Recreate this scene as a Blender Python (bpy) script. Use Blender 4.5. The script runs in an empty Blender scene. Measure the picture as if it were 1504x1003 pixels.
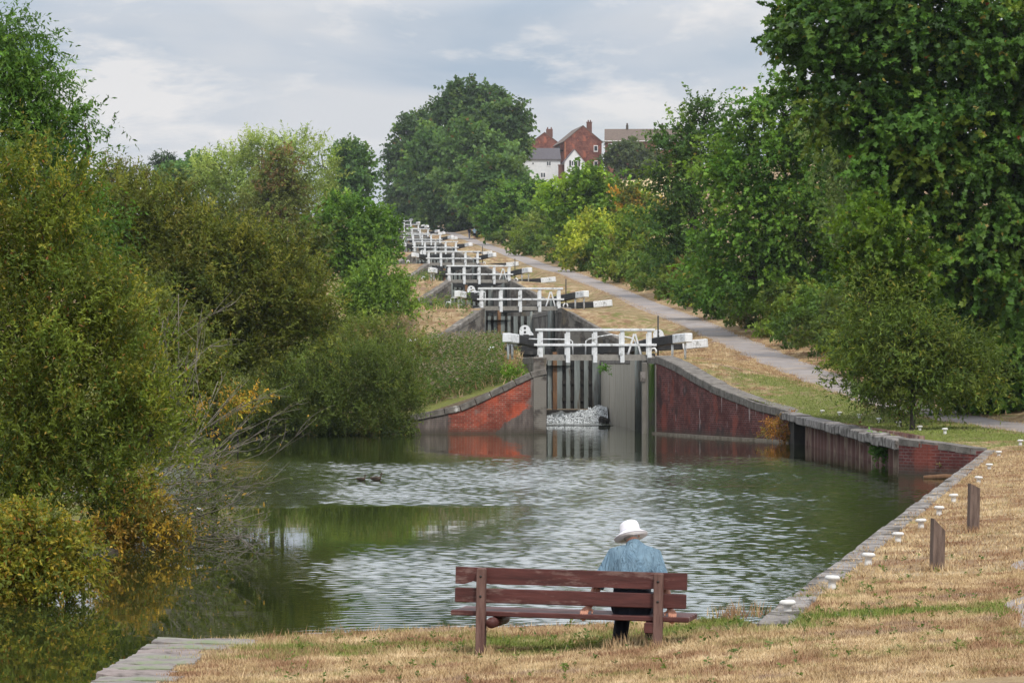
import bpy, bmesh, math, random
import numpy as np
from mathutils import Vector, Matrix, Euler
from mathutils.geometry import delaunay_2d_cdt
R = math.radians
rng = np.random.default_rng(11)
random.seed(5)
SC = bpy.context.scene
COL = SC.collection
F = 5100.0          # focal length in photograph pixels
EYE = 2.84          # eye height above the pond
HZ = 531.0          # row of the true horizon in the photograph

def W(px, py, Y):
    """world point seen at photograph pixel (px, py) at distance Y"""
    s = F / Y
    return Vector(((px - 752) / s, Y, EYE + (HZ - py) / s))

# ------------------------------------------------------------------ objects
def tag(o, label=None, cat=None, group=None, kind=None):
    if label: o['label'] = label
    if cat: o['category'] = cat
    if group: o['group'] = group
    if kind: o['kind'] = kind
    return o

def empty(name, loc, rz=0.0, label=None, cat=None, group=None):
    o = bpy.data.objects.new(name, None)
    o.location = loc
    o.rotation_euler = (0, 0, rz)
    o.empty_display_size = 0.2
    COL.objects.link(o)
    return tag(o, label, cat, group)

def link(name, me, mats, parent=None):
    o = bpy.data.objects.new(name, me)
    if not isinstance(mats, (list, tuple)): mats = [mats]
    for m in mats: me.materials.append(m)
    COL.objects.link(o)
    if parent: o.parent = parent
    return o

class MB:
    """collects shapes and links them as one mesh object"""
    def __init__(s): s.v = []; s.f = []; s.uv = []; s.smooth = []
    def add(s, vs, fs, uvs=None, smooth=False):
        b = len(s.v)
        s.v += [tuple(p) for p in vs]
        for k, f in enumerate(fs):
            s.f.append([b + i for i in f])
            s.uv.append(uvs[k] if uvs else None)
            s.smooth.append(smooth)
        return s
    def box(s, c, d, rot=None, bev=0.0, jit=0.0):
        hx, hy, hz = d[0] / 2, d[1] / 2, d[2] / 2
        c = Vector(c)
        M = Euler(rot).to_matrix() if rot else Matrix.Identity(3)
        if bev <= 0:
            vs = [Vector((x, y, z)) for x in (-hx, hx) for y in (-hy, hy) for z in (-hz, hz)]
            fs = [(0, 1, 3, 2), (4, 6, 7, 5), (0, 4, 5, 1), (2, 3, 7, 6), (0, 2, 6, 4), (1, 5, 7, 3)]
            vs = [c + M @ p for p in vs]
            return s.add(vs, fs)
        bm = bmesh.new()
        bmesh.ops.create_cube(bm, size=1)
        for p in bm.verts: p.co = Vector((p.co.x * d[0], p.co.y * d[1], p.co.z * d[2]))
        bmesh.ops.bevel(bm, geom=bm.edges[:], offset=bev, segments=1, affect='EDGES')
        if jit:
            for p in bm.verts: p.co += Vector((random.uniform(-jit, jit), random.uniform(-jit, jit), random.uniform(-jit, jit)))
        bm.verts.index_update()
        vs = [c + M @ p.co for p in bm.verts]
        fs = [[p.index for p in f.verts] for f in bm.faces]
        bm.free()
        return s.add(vs, fs)
    def beam(s, p, q, w, h, up=(0, 0, 1), bev=0.0):
        """square timber from p to q"""
        p = Vector(p); q = Vector(q)
        d = q - p; L = d.length; d.normalize()
        u = Vector(up); x = d.cross(u).normalized(); z = x.cross(d)
        M = Matrix((x, d, z)).transposed()
        return s.box((p + q) / 2, (w, L, h), M.to_euler(), bev)
    def tube(s, pts, rad, n=8, cap=True, sq=None):
        """swept tube; rad number, list, or list of (a, b)"""
        pts = [Vector(p) for p in pts]
        m = len(pts)
        if not isinstance(rad, (list, tuple)): rad = [rad] * m
        rad = [(r, r) if not isinstance(r, (list, tuple)) else r for r in rad]
        vs = []
        ref = None
        for i, p in enumerate(pts):
            t = (pts[min(i + 1, m - 1)] - pts[max(i - 1, 0)]).normalized()
            if ref is None:
                ref = Vector((1, 0, 0)) if abs(t.x) < 0.8 else Vector((0, 1, 0))
            x = (ref - t * ref.dot(t)).normalized(); ref = x
            y = t.cross(x)
            for k in range(n):
                a = 2 * math.pi * k / n
                vs.append(p + x * math.cos(a) * rad[i][0] + y * math.sin(a) * rad[i][1])
        fs = [(i * n + k, i * n + (k + 1) % n, (i + 1) * n + (k + 1) % n, (i + 1) * n + k) for i in range(m - 1) for k in range(n)]
        if cap:
            fs.append(list(range(n))[::-1]); fs.append([(m - 1) * n + k for k in range(n)])
        return s.add(vs, fs, smooth=True)
    def ell(s, c, r, n=14, m=9, rot=None):
        c = Vector(c); M = Euler(rot).to_matrix() if rot else Matrix.Identity(3)
        vs = [c + M @ Vector((0, 0, -r[2]))]
        for j in range(1, m):
            a = math.pi * j / m
            for k in range(n):
                b = 2 * math.pi * k / n
                vs.append(c + M @ Vector((r[0] * math.sin(a) * math.cos(b), r[1] * math.sin(a) * math.sin(b), -r[2] * math.cos(a))))
        vs.append(c + M @ Vector((0, 0, r[2])))
        fs = []
        for k in range(n): fs.append((0, 1 + (k + 1) % n, 1 + k))
        for j in range(m - 2):
            for k in range(n):
                fs.append((1 + j * n + k, 1 + j * n + (k + 1) % n, 1 + (j + 1) * n + (k + 1) % n, 1 + (j + 1) * n + k))
        e = len(vs) - 1; b0 = 1 + (m - 2) * n
        for k in range(n): fs.append((e, b0 + k, b0 + (k + 1) % n))
        return s.add(vs, fs, smooth=True)
    def lathe(s, prof, n=20, c=(0, 0, 0), M=None):
        c = Vector(c); M = M or Matrix.Identity(3)
        vs = [c + M @ Vector((r * math.cos(2 * math.pi * k / n), r * math.sin(2 * math.pi * k / n), z)) for r, z in prof for k in range(n)]
        m = len(prof)
        fs = [(i * n + k, i * n + (k + 1) % n, (i + 1) * n + (k + 1) % n, (i + 1) * n + k) for i in range(m - 1) for k in range(n)]
        if prof[0][0] > 1e-4: fs.append(list(range(n))[::-1])
        if prof[-1][0] > 1e-4: fs.append([(m - 1) * n + k for k in range(n)])
        return s.add(vs, fs, smooth=True)
    def prism(s, poly, y0, y1):
        """polygon in xz extruded along y"""
        n = len(poly)
        vs = [(x, y0, z) for x, z in poly] + [(x, y1, z) for x, z in poly]
        fs = [list(range(n)), [n + k for k in range(n)][::-1]] + [(k, n + k, n + (k + 1) % n, (k + 1) % n) for k in range(n)]
        return s.add(vs, fs)
    def mesh(s, name):
        me = bpy.data.meshes.new(name)
        me.from_pydata(s.v, [], s.f)
        if any(u is not None for u in s.uv):
            L = me.uv_layers.new(name='UVMap')
            i = 0
            for f, u in zip(s.f, s.uv):
                for k in range(len(f)):
                    L.data[i].uv = u[k] if u else (0, 0); i += 1
        me.polygons.foreach_set('use_smooth', s.smooth)
        me.update()
        return me
    def build(s, name, mats, parent=None):
        return link(name, s.mesh(name), mats, parent)
    def merged(s, name, mats, parent=None, voxel=0.006, smooth=4, fix=True):
        """closed shapes fused into one continuous surface"""
        me = s.mesh(name)
        bm = bmesh.new(); bm.from_mesh(me)
        bmesh.ops.recalc_face_normals(bm, faces=bm.faces[:])
        bm.to_mesh(me); bm.free()
        t = bpy.data.objects.new('tmp', me); COL.objects.link(t)
        r = t.modifiers.new('r', 'REMESH'); r.mode = 'VOXEL'; r.voxel_size = voxel
        if smooth:
            k = t.modifiers.new('s', 'SMOOTH'); k.factor = 0.5; k.iterations = smooth
        dg = bpy.context.evaluated_depsgraph_get()
        out = bpy.data.meshes.new_from_object(t.evaluated_get(dg))
        bpy.data.objects.remove(t)
        out.polygons.foreach_set('use_smooth', [True] * len(out.polygons))
        out.name = name
        return link(name, out, mats, parent)

def fast_mesh(name, verts, k, cols=None, attrs=None, idx=None):
    """mesh of equal k-gons from a (n, k, 3) array"""
    n = verts.shape[0]
    me = bpy.data.meshes.new(name)
    me.vertices.add(n * k); me.loops.add(n * k); me.polygons.add(n)
    me.vertices.foreach_set('co', verts.reshape(-1).astype(np.float32))
    me.loops.foreach_set('vertex_index', np.arange(n * k, dtype=np.int32))
    me.polygons.foreach_set('loop_start', np.arange(0, n * k, k, dtype=np.int32))
    if cols is not None:
        a = me.color_attributes.new('Col', 'FLOAT_COLOR', 'POINT')
        c = np.ones((n, k, 4), np.float32); c[:, :, :3] = cols[:, None, :]
        a.data.foreach_set('color', c.reshape(-1))
    for nm, val in (attrs or {}).items():
        a = me.attributes.new(nm, 'FLOAT', 'POINT')
        a.data.foreach_set('value', np.repeat(val.astype(np.float32), k))
    me.update(calc_edges=True)
    return me

# ------------------------------------------------------------------ materials
class NT:
    def __init__(s, name):
        s.m = bpy.data.materials.new(name); s.m.use_nodes = True
        s.t = s.m.node_tree
        s.b = s.t.nodes['Principled BSDF']; s.out = s.t.nodes['Material Output']
    def n(s, typ, props=None, **inp):
        nd = s.t.nodes.new(typ)
        for k, v in (props or {}).items(): setattr(nd, k, v)
        for k, v in inp.items():
            key = int(k[1:]) if k[0] == 'i' and k[1:].isdigit() else k.replace('_', ' ')
            s.set(nd.inputs[key], v)
        return nd
    def set(s, sock, v):
        if isinstance(v, bpy.types.NodeSocket): s.t.links.new(v, sock)
        else:
            if hasattr(sock, 'default_value') and not isinstance(v, (int, float)) and len(v) == 3 and sock.type == 'RGBA': v = (*v, 1)
            sock.default_value = v
    def coord(s, kind='Object', scale=(1, 1, 1)):
        c = s.n('ShaderNodeTexCoord').outputs[kind]
        if scale != (1, 1, 1): c = s.n('ShaderNodeMapping', Vector=c, Scale=scale).outputs[0]
        return c
    def noise(s, scale, detail=3, vec=None, rough=0.55, dist=0.0):
        nd = s.n('ShaderNodeTexNoise', Scale=scale, Detail=detail, Roughness=rough, Distortion=dist)
        s.set(nd.inputs['Vector'], vec if vec is not None else s.coord())
        return nd.outputs['Fac']
    def ramp(s, fac, stops, interp='LINEAR'):
        nd = s.n('ShaderNodeValToRGB', Fac=fac); r = nd.color_ramp; r.interpolation = interp
        while len(r.elements) < len(stops): r.elements.new(0.5)
        for e, (p, c) in zip(r.elements, stops):
            e.position = p; e.color = (*c, 1) if not isinstance(c, (int, float)) else (c, c, c, 1)
        return nd.outputs[0]
    def mix(s, fac, a, b, mode='MIX'):
        nd = s.n('ShaderNodeMix', {'data_type': 'RGBA', 'blend_type': mode})
        s.set(nd.inputs[0], fac); s.set(nd.inputs[6], a); s.set(nd.inputs[7], b)
        return nd.outputs[2]
    def math(s, op, a, b=0.0, clamp=False):
        nd = s.n('ShaderNodeMath', {'operation': op, 'use_clamp': clamp})
        s.set(nd.inputs[0], a); s.set(nd.inputs[1], b)
        return nd.outputs[0]
    def bump(s, h, strength=0.5, dist=0.02):
        nd = s.n('ShaderNodeBump', Strength=strength, Distance=dist); s.set(nd.inputs['Height'], h)
        s.set(s.b.inputs['Normal'], nd.outputs[0]); return nd
    def attr(s, name, what='Fac'):
        return s.n('ShaderNodeAttribute', {'attribute_name': name}).outputs[what]
    def base(s, c, rough=0.8, spec=0.3):
        s.set(s.b.inputs['Base Color'], c); s.set(s.b.inputs['Roughness'], rough)
        s.set(s.b.inputs['Specular IOR Level'], spec); return s

def worn(name, c1, c2, scale=6, rough=0.75, bump=0.3, bd=0.01, c3=None, t3=0.62, stretch=(1, 1, 1), spec=0.3):
    """two-tone mottled surface, optional third colour in patches"""
    m = NT(name); v = m.coord('Object', stretch)
    n1 = m.noise(scale, 5, v, 0.65)
    c = m.ramp(n1, [(0.3, c1), (0.7, c2)])
    if c3:
        n2 = m.noise(scale * 0.45, 4, v, 0.7)
        c = m.mix(m.ramp(n2, [(t3 - 0.05, 0.0), (t3 + 0.05, 1.0)]), c, c3)
    m.base(c, rough, spec)
    if bump: m.bump(m.noise(scale * 5, 4, v, 0.7), bump, bd)
    return m.m

def leaf_mat(name, trans=0.35, rough=0.55, spec=0.25):
    m = NT(name)
    c = m.attr('Col', 'Color')
    m.base(c, rough, spec)
    tr = m.n('ShaderNodeBsdfTranslucent')
    m.set(tr.inputs['Color'], m.mix(1.0, c, (1.25, 1.2, 0.55), 'MULTIPLY'))
    mx = m.n('ShaderNodeMixShader'); m.set(mx.inputs[0], trans)
    m.t.links.new(m.b.outputs[0], mx.inputs[1]); m.t.links.new(tr.outputs[0], mx.inputs[2])
    m.t.links.new(mx.outputs[0], m.out.inputs['Surface'])
    return m.m

MAT = {}
MAT['leaf'] = leaf_mat('leaf', 0.42)
MAT['leaf_gloss'] = leaf_mat('leaf_gloss', 0.38, 0.5, 0.25)
MAT['bark'] = worn('bark', (0.03, 0.025, 0.02), (0.085, 0.07, 0.055), 5, 0.9, 0.6, 0.03, stretch=(3, 3, 0.6))
MAT['twig'] = worn('twig', (0.13, 0.11, 0.085), (0.27, 0.24, 0.2), 8, 0.85, 0.2)
MAT['white_paint'] = worn('white_paint', (0.58, 0.585, 0.59), (0.8, 0.81, 0.82), 6, 0.65, 0.3, 0.01, c3=(0.27, 0.27, 0.26), t3=0.61, stretch=(1, 1, 1))
MAT['black_paint'] = worn('black_paint', (0.012, 0.012, 0.013), (0.035, 0.034, 0.033), 4, 0.6, 0.3, 0.01, c3=(0.07, 0.065, 0.06), t3=0.66)
MAT['black_iron'] = worn('black_iron', (0.015, 0.015, 0.016), (0.04, 0.035, 0.03), 9, 0.5, 0.2)
MAT['coping'] = worn('coping', (0.085, 0.075, 0.065), (0.24, 0.215, 0.19), 3.5, 0.9, 0.6, 0.04, c3=(0.6, 0.58, 0.55), t3=0.69)
MAT['stone_grey'] = worn('stone_grey', (0.13, 0.12, 0.105), (0.27, 0.25, 0.22), 1.5, 0.92, 0.5, 0.03, c3=(0.1, 0.115, 0.055), t3=0.62, stretch=(1, 1, 0.35))
MAT['gate_wood'] = worn('gate_wood', (0.10, 0.11, 0.10), (0.26, 0.28, 0.265), 1.2, 0.85, 0.4, 0.02, c3=(0.09, 0.06, 0.035), t3=0.62, stretch=(2.5, 2.5, 0.35))
MAT['gate_dark'] = worn('gate_dark', (0.012, 0.011, 0.01), (0.04, 0.034, 0.028), 3, 0.8, 0.3)
MAT['gate_pale'] = worn('gate_pale', (0.3, 0.27, 0.22), (0.46, 0.42, 0.35), 1.6, 0.88, 0.4, 0.02, c3=(0.17, 0.14, 0.1), t3=0.66, stretch=(2, 2, 0.3))
MAT['rust_wood'] = worn('rust_wood', (0.09, 0.045, 0.025), (0.22, 0.12, 0.06), 3, 0.85, 0.3, stretch=(2, 2, 0.5))
MAT['deck_wood'] = worn('deck_wood', (0.17, 0.155, 0.135), (0.33, 0.31, 0.28), 4, 0.9, 0.4)
MAT['concrete'] = worn('concrete', (0.12, 0.105, 0.095), (0.36, 0.33, 0.31), 4, 0.9, 0.6, 0.03, c3=(0.07, 0.06, 0.05), t3=0.54)
MAT['roof_slate'] = worn('roof_slate', (0.085, 0.075, 0.085), (0.13, 0.12, 0.13), 4, 0.8, 0.2)
MAT['roof_tile'] = worn('roof_tile', (0.11, 0.085, 0.07), (0.19, 0.145, 0.12), 3, 0.9, 0.2)
MAT['render_white'] = worn('render_white', (0.58, 0.6, 0.62), (0.7, 0.71, 0.72), 2, 0.9, 0.1)
MAT['frame_white'] = worn('frame_white', (0.7, 0.7, 0.7), (0.8, 0.8, 0.8), 5, 0.5, 0.0)
MAT['orange_brick'] = worn('orange_brick', (0.3, 0.12, 0.05), (0.42, 0.18, 0.09), 5, 0.9, 0.2)
g = NT('window_glass'); g.base((0.04, 0.05, 0.06), 0.08, 0.6); MAT['glass'] = g.m

def brick_mat(name, b1, b2, mortar, grey, t_grey, streak, moss=True, t_streak=0.7, corner=False):
    m = NT(name)
    uv = m.n('ShaderNodeTexCoord').outputs['UV']
    br = m.n('ShaderNodeTexBrick', Vector=uv, Color1=b1, Color2=b2, Mortar=mortar, Scale=1.0)
    br.inputs['Mortar Size'].default_value = 0.016
    br.inputs['Brick Width'].default_value = 0.23
    br.inputs['Row Height'].default_value = 0.08
    br.inputs['Bias'].default_value = 0.0
    c = br.outputs['Color']
    big = m.noise(0.8, 5, uv, 0.7)
    cell = m.n('ShaderNodeTexWhiteNoise', {'noise_dimensions': '2D'}, Vector=m.n('ShaderNodeVectorMath', {'operation': 'FLOOR'}, i0=m.n('ShaderNodeMapping', Vector=uv, Scale=(4.35, 12.5, 1)).outputs[0]).outputs[0]).outputs[0]
    c = m.mix(m.math('MULTIPLY', cell, 0.55), c, (b1[0] * 0.3, b1[1] * 0.35, b1[2] * 0.4))
    c = m.mix(m.ramp(big, [(0.42, 0.0), (0.62, 0.8)]), c, (b1[0] * 0.3, b1[1] * 0.36, b1[2] * 0.4))
    hot = m.noise(0.9, 4, m.n('ShaderNodeMapping', Vector=uv, Location=(8.1, 3.3, 0), Scale=(1.2, .6, 1)).outputs[0], 0.6)
    c = m.mix(m.ramp(hot, [(0.54, 0.0), (0.66, 0.6)]), c, (min(1, b1[0] * 1.5), b1[1] * 1.6, b1[2] * 1.3))
    gp = m.noise(0.55, 4, m.n('ShaderNodeMapping', Vector=uv, Location=(3.7, 1.2, 0)).outputs[0], 0.6)
    c = m.mix(m.ramp(gp, [(t_grey - 0.03, 0.0), (t_grey + 0.03, 0.85)]), c, grey)
    if corner:      # engineering brick and render patches by the mouth and along the foot
        sx = m.n('ShaderNodeSeparateXYZ', Vector=uv); nn = m.math('SUBTRACT', m.noise(1.4, 5, uv, 0.7), 0.5)
        ee = m.math('ADD', m.math('MULTIPLY', sx.outputs[0], 0.42), m.math('ADD', m.math('MULTIPLY', sx.outputs[1], 0.62), m.math('MULTIPLY', nn, 0.9)))
        k1 = m.ramp(ee, [(0.84, 1.0), (0.92, 0.0)])
        k2 = m.ramp(m.math('ADD', sx.outputs[0], m.math('MULTIPLY', nn, 0.5)), [(0.55, 1.0), (0.62, 0.0)])
        k3 = m.ramp(m.math('ADD', m.math('MULTIPLY', sx.outputs[0], 0.2), m.math('MULTIPLY', nn, 0.15)), [(0.76, 0.0), (0.78, 1.0)])
        gc = m.ramp(m.noise(1.0, 5, m.n('ShaderNodeMapping', Vector=uv, Scale=(4, 0.7, 1)).outputs[0], 0.7), [(0.3, (0.07, 0.065, 0.06)), (0.55, (0.2, 0.18, 0.165)), (0.75, (0.36, 0.33, 0.3))])
        gc = m.mix(0.35, gc, br.outputs['Color'], 'MULTIPLY')
        c = m.mix(m.math('MAXIMUM', k1, m.math('MAXIMUM', k2, k3)), c, gc)
    st = m.noise(1.0, 4, m.n('ShaderNodeMapping', Vector=uv, Scale=(3.2, 0.35, 1)).outputs[0], 0.7)
    c = m.mix(m.ramp(st, [(t_streak, 0.0), (t_streak + 0.04, 0.8)]), c, streak)
    if moss:
        sp = m.n('ShaderNodeSeparateXYZ', Vector=uv).outputs[1]
        wet = m.ramp(m.math('ADD', sp, m.math('MULTIPLY', m.math('SUBTRACT', big, 0.5), 0.35)), [(0.02, 1.0), (0.3, 0.0)])
        c = m.mix(m.math('MULTIPLY', wet, 0.8), c, (0.07, 0.06, 0.045))
    m.base(c, 0.9, 0.2)
    m.bump(m.math('ADD', m.math('MULTIPLY', br.outputs['Fac'], -1.0), m.math('MULTIPLY', m.noise(30, 3, uv), 0.6)), 0.5, 0.012)
    return m.m
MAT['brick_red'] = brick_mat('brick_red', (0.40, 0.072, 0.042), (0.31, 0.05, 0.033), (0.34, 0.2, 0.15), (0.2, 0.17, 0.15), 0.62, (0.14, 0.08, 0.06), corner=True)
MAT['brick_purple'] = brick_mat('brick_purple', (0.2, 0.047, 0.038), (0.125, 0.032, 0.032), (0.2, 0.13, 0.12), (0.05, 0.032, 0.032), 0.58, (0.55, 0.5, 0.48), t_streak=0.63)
MAT['brick_dark'] = brick_mat('brick_dark', (0.14, 0.055, 0.045), (0.10, 0.05, 0.045), (0.15, 0.12, 0.1), (0.2, 0.18, 0.16), 0.55, (0.06, 0.055, 0.045))
MAT['brick_house'] = brick_mat('brick_house', (0.28, 0.085, 0.06), (0.23, 0.07, 0.05), (0.25, 0.15, 0.12), (0.2, 0.08, 0.06), 0.7, (0.22, 0.075, 0.055), moss=False)
MAT['wall_grey'] = brick_mat('wall_grey', (0.15, 0.115, 0.095), (0.10, 0.075, 0.062), (0.16, 0.145, 0.13), (0.22, 0.2, 0.175), 0.5, (0.06, 0.06, 0.045))

def grass_colour(m):
    """dry summer turf: straw, rust and green patches fixed in the place"""
    v = m.coord('Object')
    g = m.attr('green')
    a = m.noise(1.2, 6, v, 0.7); b = m.noise(2.6, 4, m.coord('Object', (1, 0.6, 1)), 0.7); c = m.noise(9.0, 3, v, 0.6)
    straw = m.ramp(b, [(0.32, (0.25, 0.165, 0.092)), (0.5, (0.40, 0.295, 0.165)), (0.68, (0.56, 0.44, 0.28))])
    col = m.mix(m.ramp(a, [(0.47, 0.0), (0.58, 0.85)]), straw, (0.22, 0.12, 0.07))
    gr = m.ramp(c, [(0.3, (0.075, 0.125, 0.02)), (0.7, (0.17, 0.215, 0.045))])
    amt = m.math('ADD', g, m.math('MULTIPLY', m.math('SUBTRACT', m.noise(1.3, 5, v, 0.7), 0.5), 2.2))
    col = m.mix(m.ramp(amt, [(0.4, 0.0), (0.72, 0.9)]), col, gr)
    bare = m.noise(0.75, 6, m.n('ShaderNodeMapping', Vector=v, Location=(4.1, 9.3, 0)).outputs[0], 0.72)
    col = m.mix(m.ramp(bare, [(0.57, 0.0), (0.64, 0.8)]), col, (0.27, 0.19, 0.14))
    return col, c
m = NT('dry_turf'); col, fine = grass_colour(m)
col = m.mix(m.math('MULTIPLY', m.noise(45, 3), 0.55), col, (0.17, 0.11, 0.055))
m.base(col, 0.95, 0.1); m.bump(m.math('ADD', m.noise(28, 4), m.math('MULTIPLY', m.noise(4, 3), 1.5)), 0.7, 0.05)
MAT['turf'] = m.m
m = NT('grass_blade'); col, fine = grass_colour(m)
col = m.mix(m.attr('v'), col, m.mix(1.0, col, (1.35, 1.32, 1.25), 'MULTIPLY'))
m.base(col, 0.8, 0.15); MAT['blade'] = m.m
m = NT('path_gravel')
v = m.coord()
c = m.ramp(m.noise(1.1, 6, v, 0.7), [(0.3, (0.23, 0.2, 0.19)), (0.7, (0.37, 0.33, 0.31))])
c = m.mix(m.ramp(m.noise(55, 3, v), [(0.45, 0.0), (0.65, 0.5)]), c, (0.15, 0.135, 0.135))
c = m.mix(m.ramp(m.noise(0.6, 6, v, 0.75), [(0.5, 0.0), (0.62, 0.65)]), c, (0.36, 0.28, 0.21))
c = m.mix(m.ramp(m.noise(0.35, 5, v, 0.7), [(0.54, 0.0), (0.62, 0.5)]), c, (0.17, 0.155, 0.155))
m.base(c, 0.92, 0.2); m.bump(m.noise(60, 3, v), 0.5, 0.02); MAT['gravel'] = m.m
MAT['soil'] = worn('soil', (0.03, 0.026, 0.018), (0.09, 0.07, 0.045), 5, 0.95, 0.6, 0.04, c3=(0.05, 0.06, 0.02), t3=0.55)
# ------------------------------------------------------------------ the lie of the land
NL = 13
LY = [140 + 57 * i for i in range(NL)]
LZ = [2.95 + 2.85 * i for i in range(NL)]
def ax(Y): return 3.32 - 0.0502 * (Y - 140)
ROT = math.atan(0.0502)
HW = 2.15
_hy, _hw = [], []
for i, y in enumerate(LY):
    _hy += [y - 8.5, y - 3.5, y + 27, y + 31]; _hw += [5.0, HW, HW, 5.0]
_hw[0] = HW
def hw(Y): return float(np.interp(Y, _hy, _hw))
_cy, _cz = [], []
for i, (y, z) in enumerate(zip(LY, LZ)):
    p = z - 2.85
    if i: _cy += [y - 15, y - 9, y - 5.5, y - 3.5]; _cz += [p, p + 0.8, p + 2.1, z]
    else: _cy += [y - 3.5]; _cz += [z]
_cy += [1000]; _cz += [LZ[-1] + 8]
def cz(Y): return float(np.interp(Y, _cy, _cz))
PY = [0, 26, 29.6, 33, 39, 46, 60, 80, 88, 96, 108, 116, 134, 150, 174]
PX = [2.5, 4.9, 5.38, 5.82, 6.8, 8.2, 11.0, 14.2, 15.1, 15.3, 14.3, 13.2, 12.5, 11.7, 10.85]
def pathx(Y): return float(np.interp(Y, PY, PX)) if Y < 174 else ax(Y) + 9.2
def pathz(Y): return float(np.interp(Y, [0, 26, 60, 80, 96, 108, 116, 134, 150, 174, 231, 288, 345, 459, 573, 800, 950, 1100, 1500],
                                     [.6, .62, .75, .8, .85, 1.0, 1.3, 2.0, 2.8, 4.0, 7.1, 10.0, 12.6, 18.2, 23.7, 35, 42, 40, 10]))
def xe(Y): return float(np.interp(Y, [33.5, 86, 88, 121.7, 136.5], [2.72, 11.75, 10.2, 9.86, 5.64]))
def ze(Y): return float(np.interp(Y, [33.5, 86, 88, 121.7, 125, 128.5, 132, 136.5], [.56, .62, .8, 1.03, 1.3, 1.8, 2.35, 2.93]))
_ly = [0, 26, 33, 40, 48, 58, 66, 76, 92, 115, 132, 136, 136.2, 136.5]
_lx = [-12, -12, -8, -6.3, -6, -6.2, -7.5, -11, -16, -19, -17, -12, -8, -3.9]
def xl(Y): return float(np.interp(Y, _ly, _lx))
def bumps(x, y): return 0.5 * (math.sin(x * 1.3 + y * .7) * math.sin(y * .9 - x * .4) + .5 * math.sin(x * 2.9 + 1) * math.sin(y * 2.3))

def right_z(x, Y):
    p, z = pathx(Y), pathz(Y)
    sl = float(np.interp(Y, [60, 110, 200, 500, 700], [.04, .06, .13, .30, .33]))
    tail = [(p - 1.1, z), (p + 1.1, z), (p + 4, z + .35), (p + 30, z + .35 + 26 * sl), (p + 90, z + .35 + 26 * sl + 20 * sl), (p + 600, z + 46 * sl + 5)]
    if Y < 33.5: k = [(-6, .12), (-2.9, .25), (.5, .30 + .016 * (33 - Y)), (2.4, .53)]
    elif Y < 136.5: k = [(xe(Y), ze(Y)), (xe(Y) + .5, ze(Y))]
    else: k = [(ax(Y) + hw(Y), cz(Y)), (ax(Y) + hw(Y) + 1.5, cz(Y) + .03), (p - 2.4, cz(Y) + (z - cz(Y)) * .7)]
    k = [q for q in k if q[0] < p - 1.5] + tail
    return float(np.interp(x, [q[0] for q in k], [q[1] for q in k]))
def left_z(x, Y):
    if Y < 136.5:
        e = xl(Y); k = [(e - 600, 12), (e - 50, 3), (e - 8, 1.0), (e - 1.5, .45), (e, .1)]
        return float(np.interp(x, [q[0] for q in k], [q[1] for q in k]))
    a = [(-600, 12), (-60, 3), (-20, 1.2), (-8, .6), (-3.9, .66), (1.33, 2.4)]
    e = ax(Y) - hw(Y); c = cz(Y)
    b = [(e - 600, c + 6), (e - 60, c), (e - 10, c - .4), (e - 2, c), (e, c)]
    w = min(1, max(0, (Y - 136.5) / 9))
    za = float(np.interp(x, [q[0] for q in a], [q[1] for q in a])); zb = float(np.interp(x, [q[0] for q in b], [q[1] for q in b]))
    return za + (zb - za) * w
def H(x, Y):
    if Y < 33.6: mid = -4.7
    elif Y < 136.5: mid = (xe(Y) + xl(Y)) / 2
    else: mid = ax(Y)
    z = right_z(x, Y) if x > mid else left_z(x, Y)
    if Y > 950: z = min(z, 42 + (z - 42) * .3) - (Y - 950) * .06
    if x > mid and x < pathx(Y) - 1.6 and Y > 90: z += .10 * bumps(x * .6, Y * .35)
    return z

# water outline: pond, then the stair of locks
NEAR = [(2.2, 30.5), (2.05, 31.7), (1.0, 32.9), (-.5, 33.3), (-1.7, 33.0), (-2.5, 32.5), (-3.2, 32.0), (-3.32, 29.6), (-3.38, 27), (-3.7, 18), (-4.6, 0)]
RIGHT = [(2.2, 30.5), (11.75, 86), (10.2, 88), (9.86, 121.7), (7.5, 129.2), (5.64, 136.5)]
RW, LWL = [], []
for i, y in enumerate(LY):
    for dy, h in ((-8.5, 5.0), (-3.5, HW), (27, HW), (31, 5.0)):
        if i == 0 and dy == -8.5: continue
        if i == NL - 1 and dy == 31: continue
        RW.append((ax(y + dy) + h, y + dy)); LWL.append((ax(y + dy) - h, y + dy))
SHORE = [(-3.9, 136.5), (-8, 136.2), (-12, 136), (-17, 132), (-19, 115), (-16, 92), (-11, 76), (-7.5, 66), (-6.2, 58), (-6, 48), (-6.3, 40), (-8, 33), (-12, 26), (-12, 0)]
WATER = RIGHT + RW[1:] + LWL[::-1][:-1] + [(1.34, 136.5)] + SHORE + NEAR[::-1][:-1]
WPOLY = np.array(WATER)
def inside(pts, poly):
    x, y = pts[:, 0], pts[:, 1]; r = np.zeros(len(pts), bool); n = len(poly)
    for i in range(n):
        x1, y1 = poly[i]; x2, y2 = poly[(i + 1) % n]
        c = (y1 > y) != (y2 > y)
        xi = (x2 - x1) * (y - y1) / ((y2 - y1) if y2 != y1 else 1e-9) + x1
        r ^= c & (x < xi)
    return r

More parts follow.
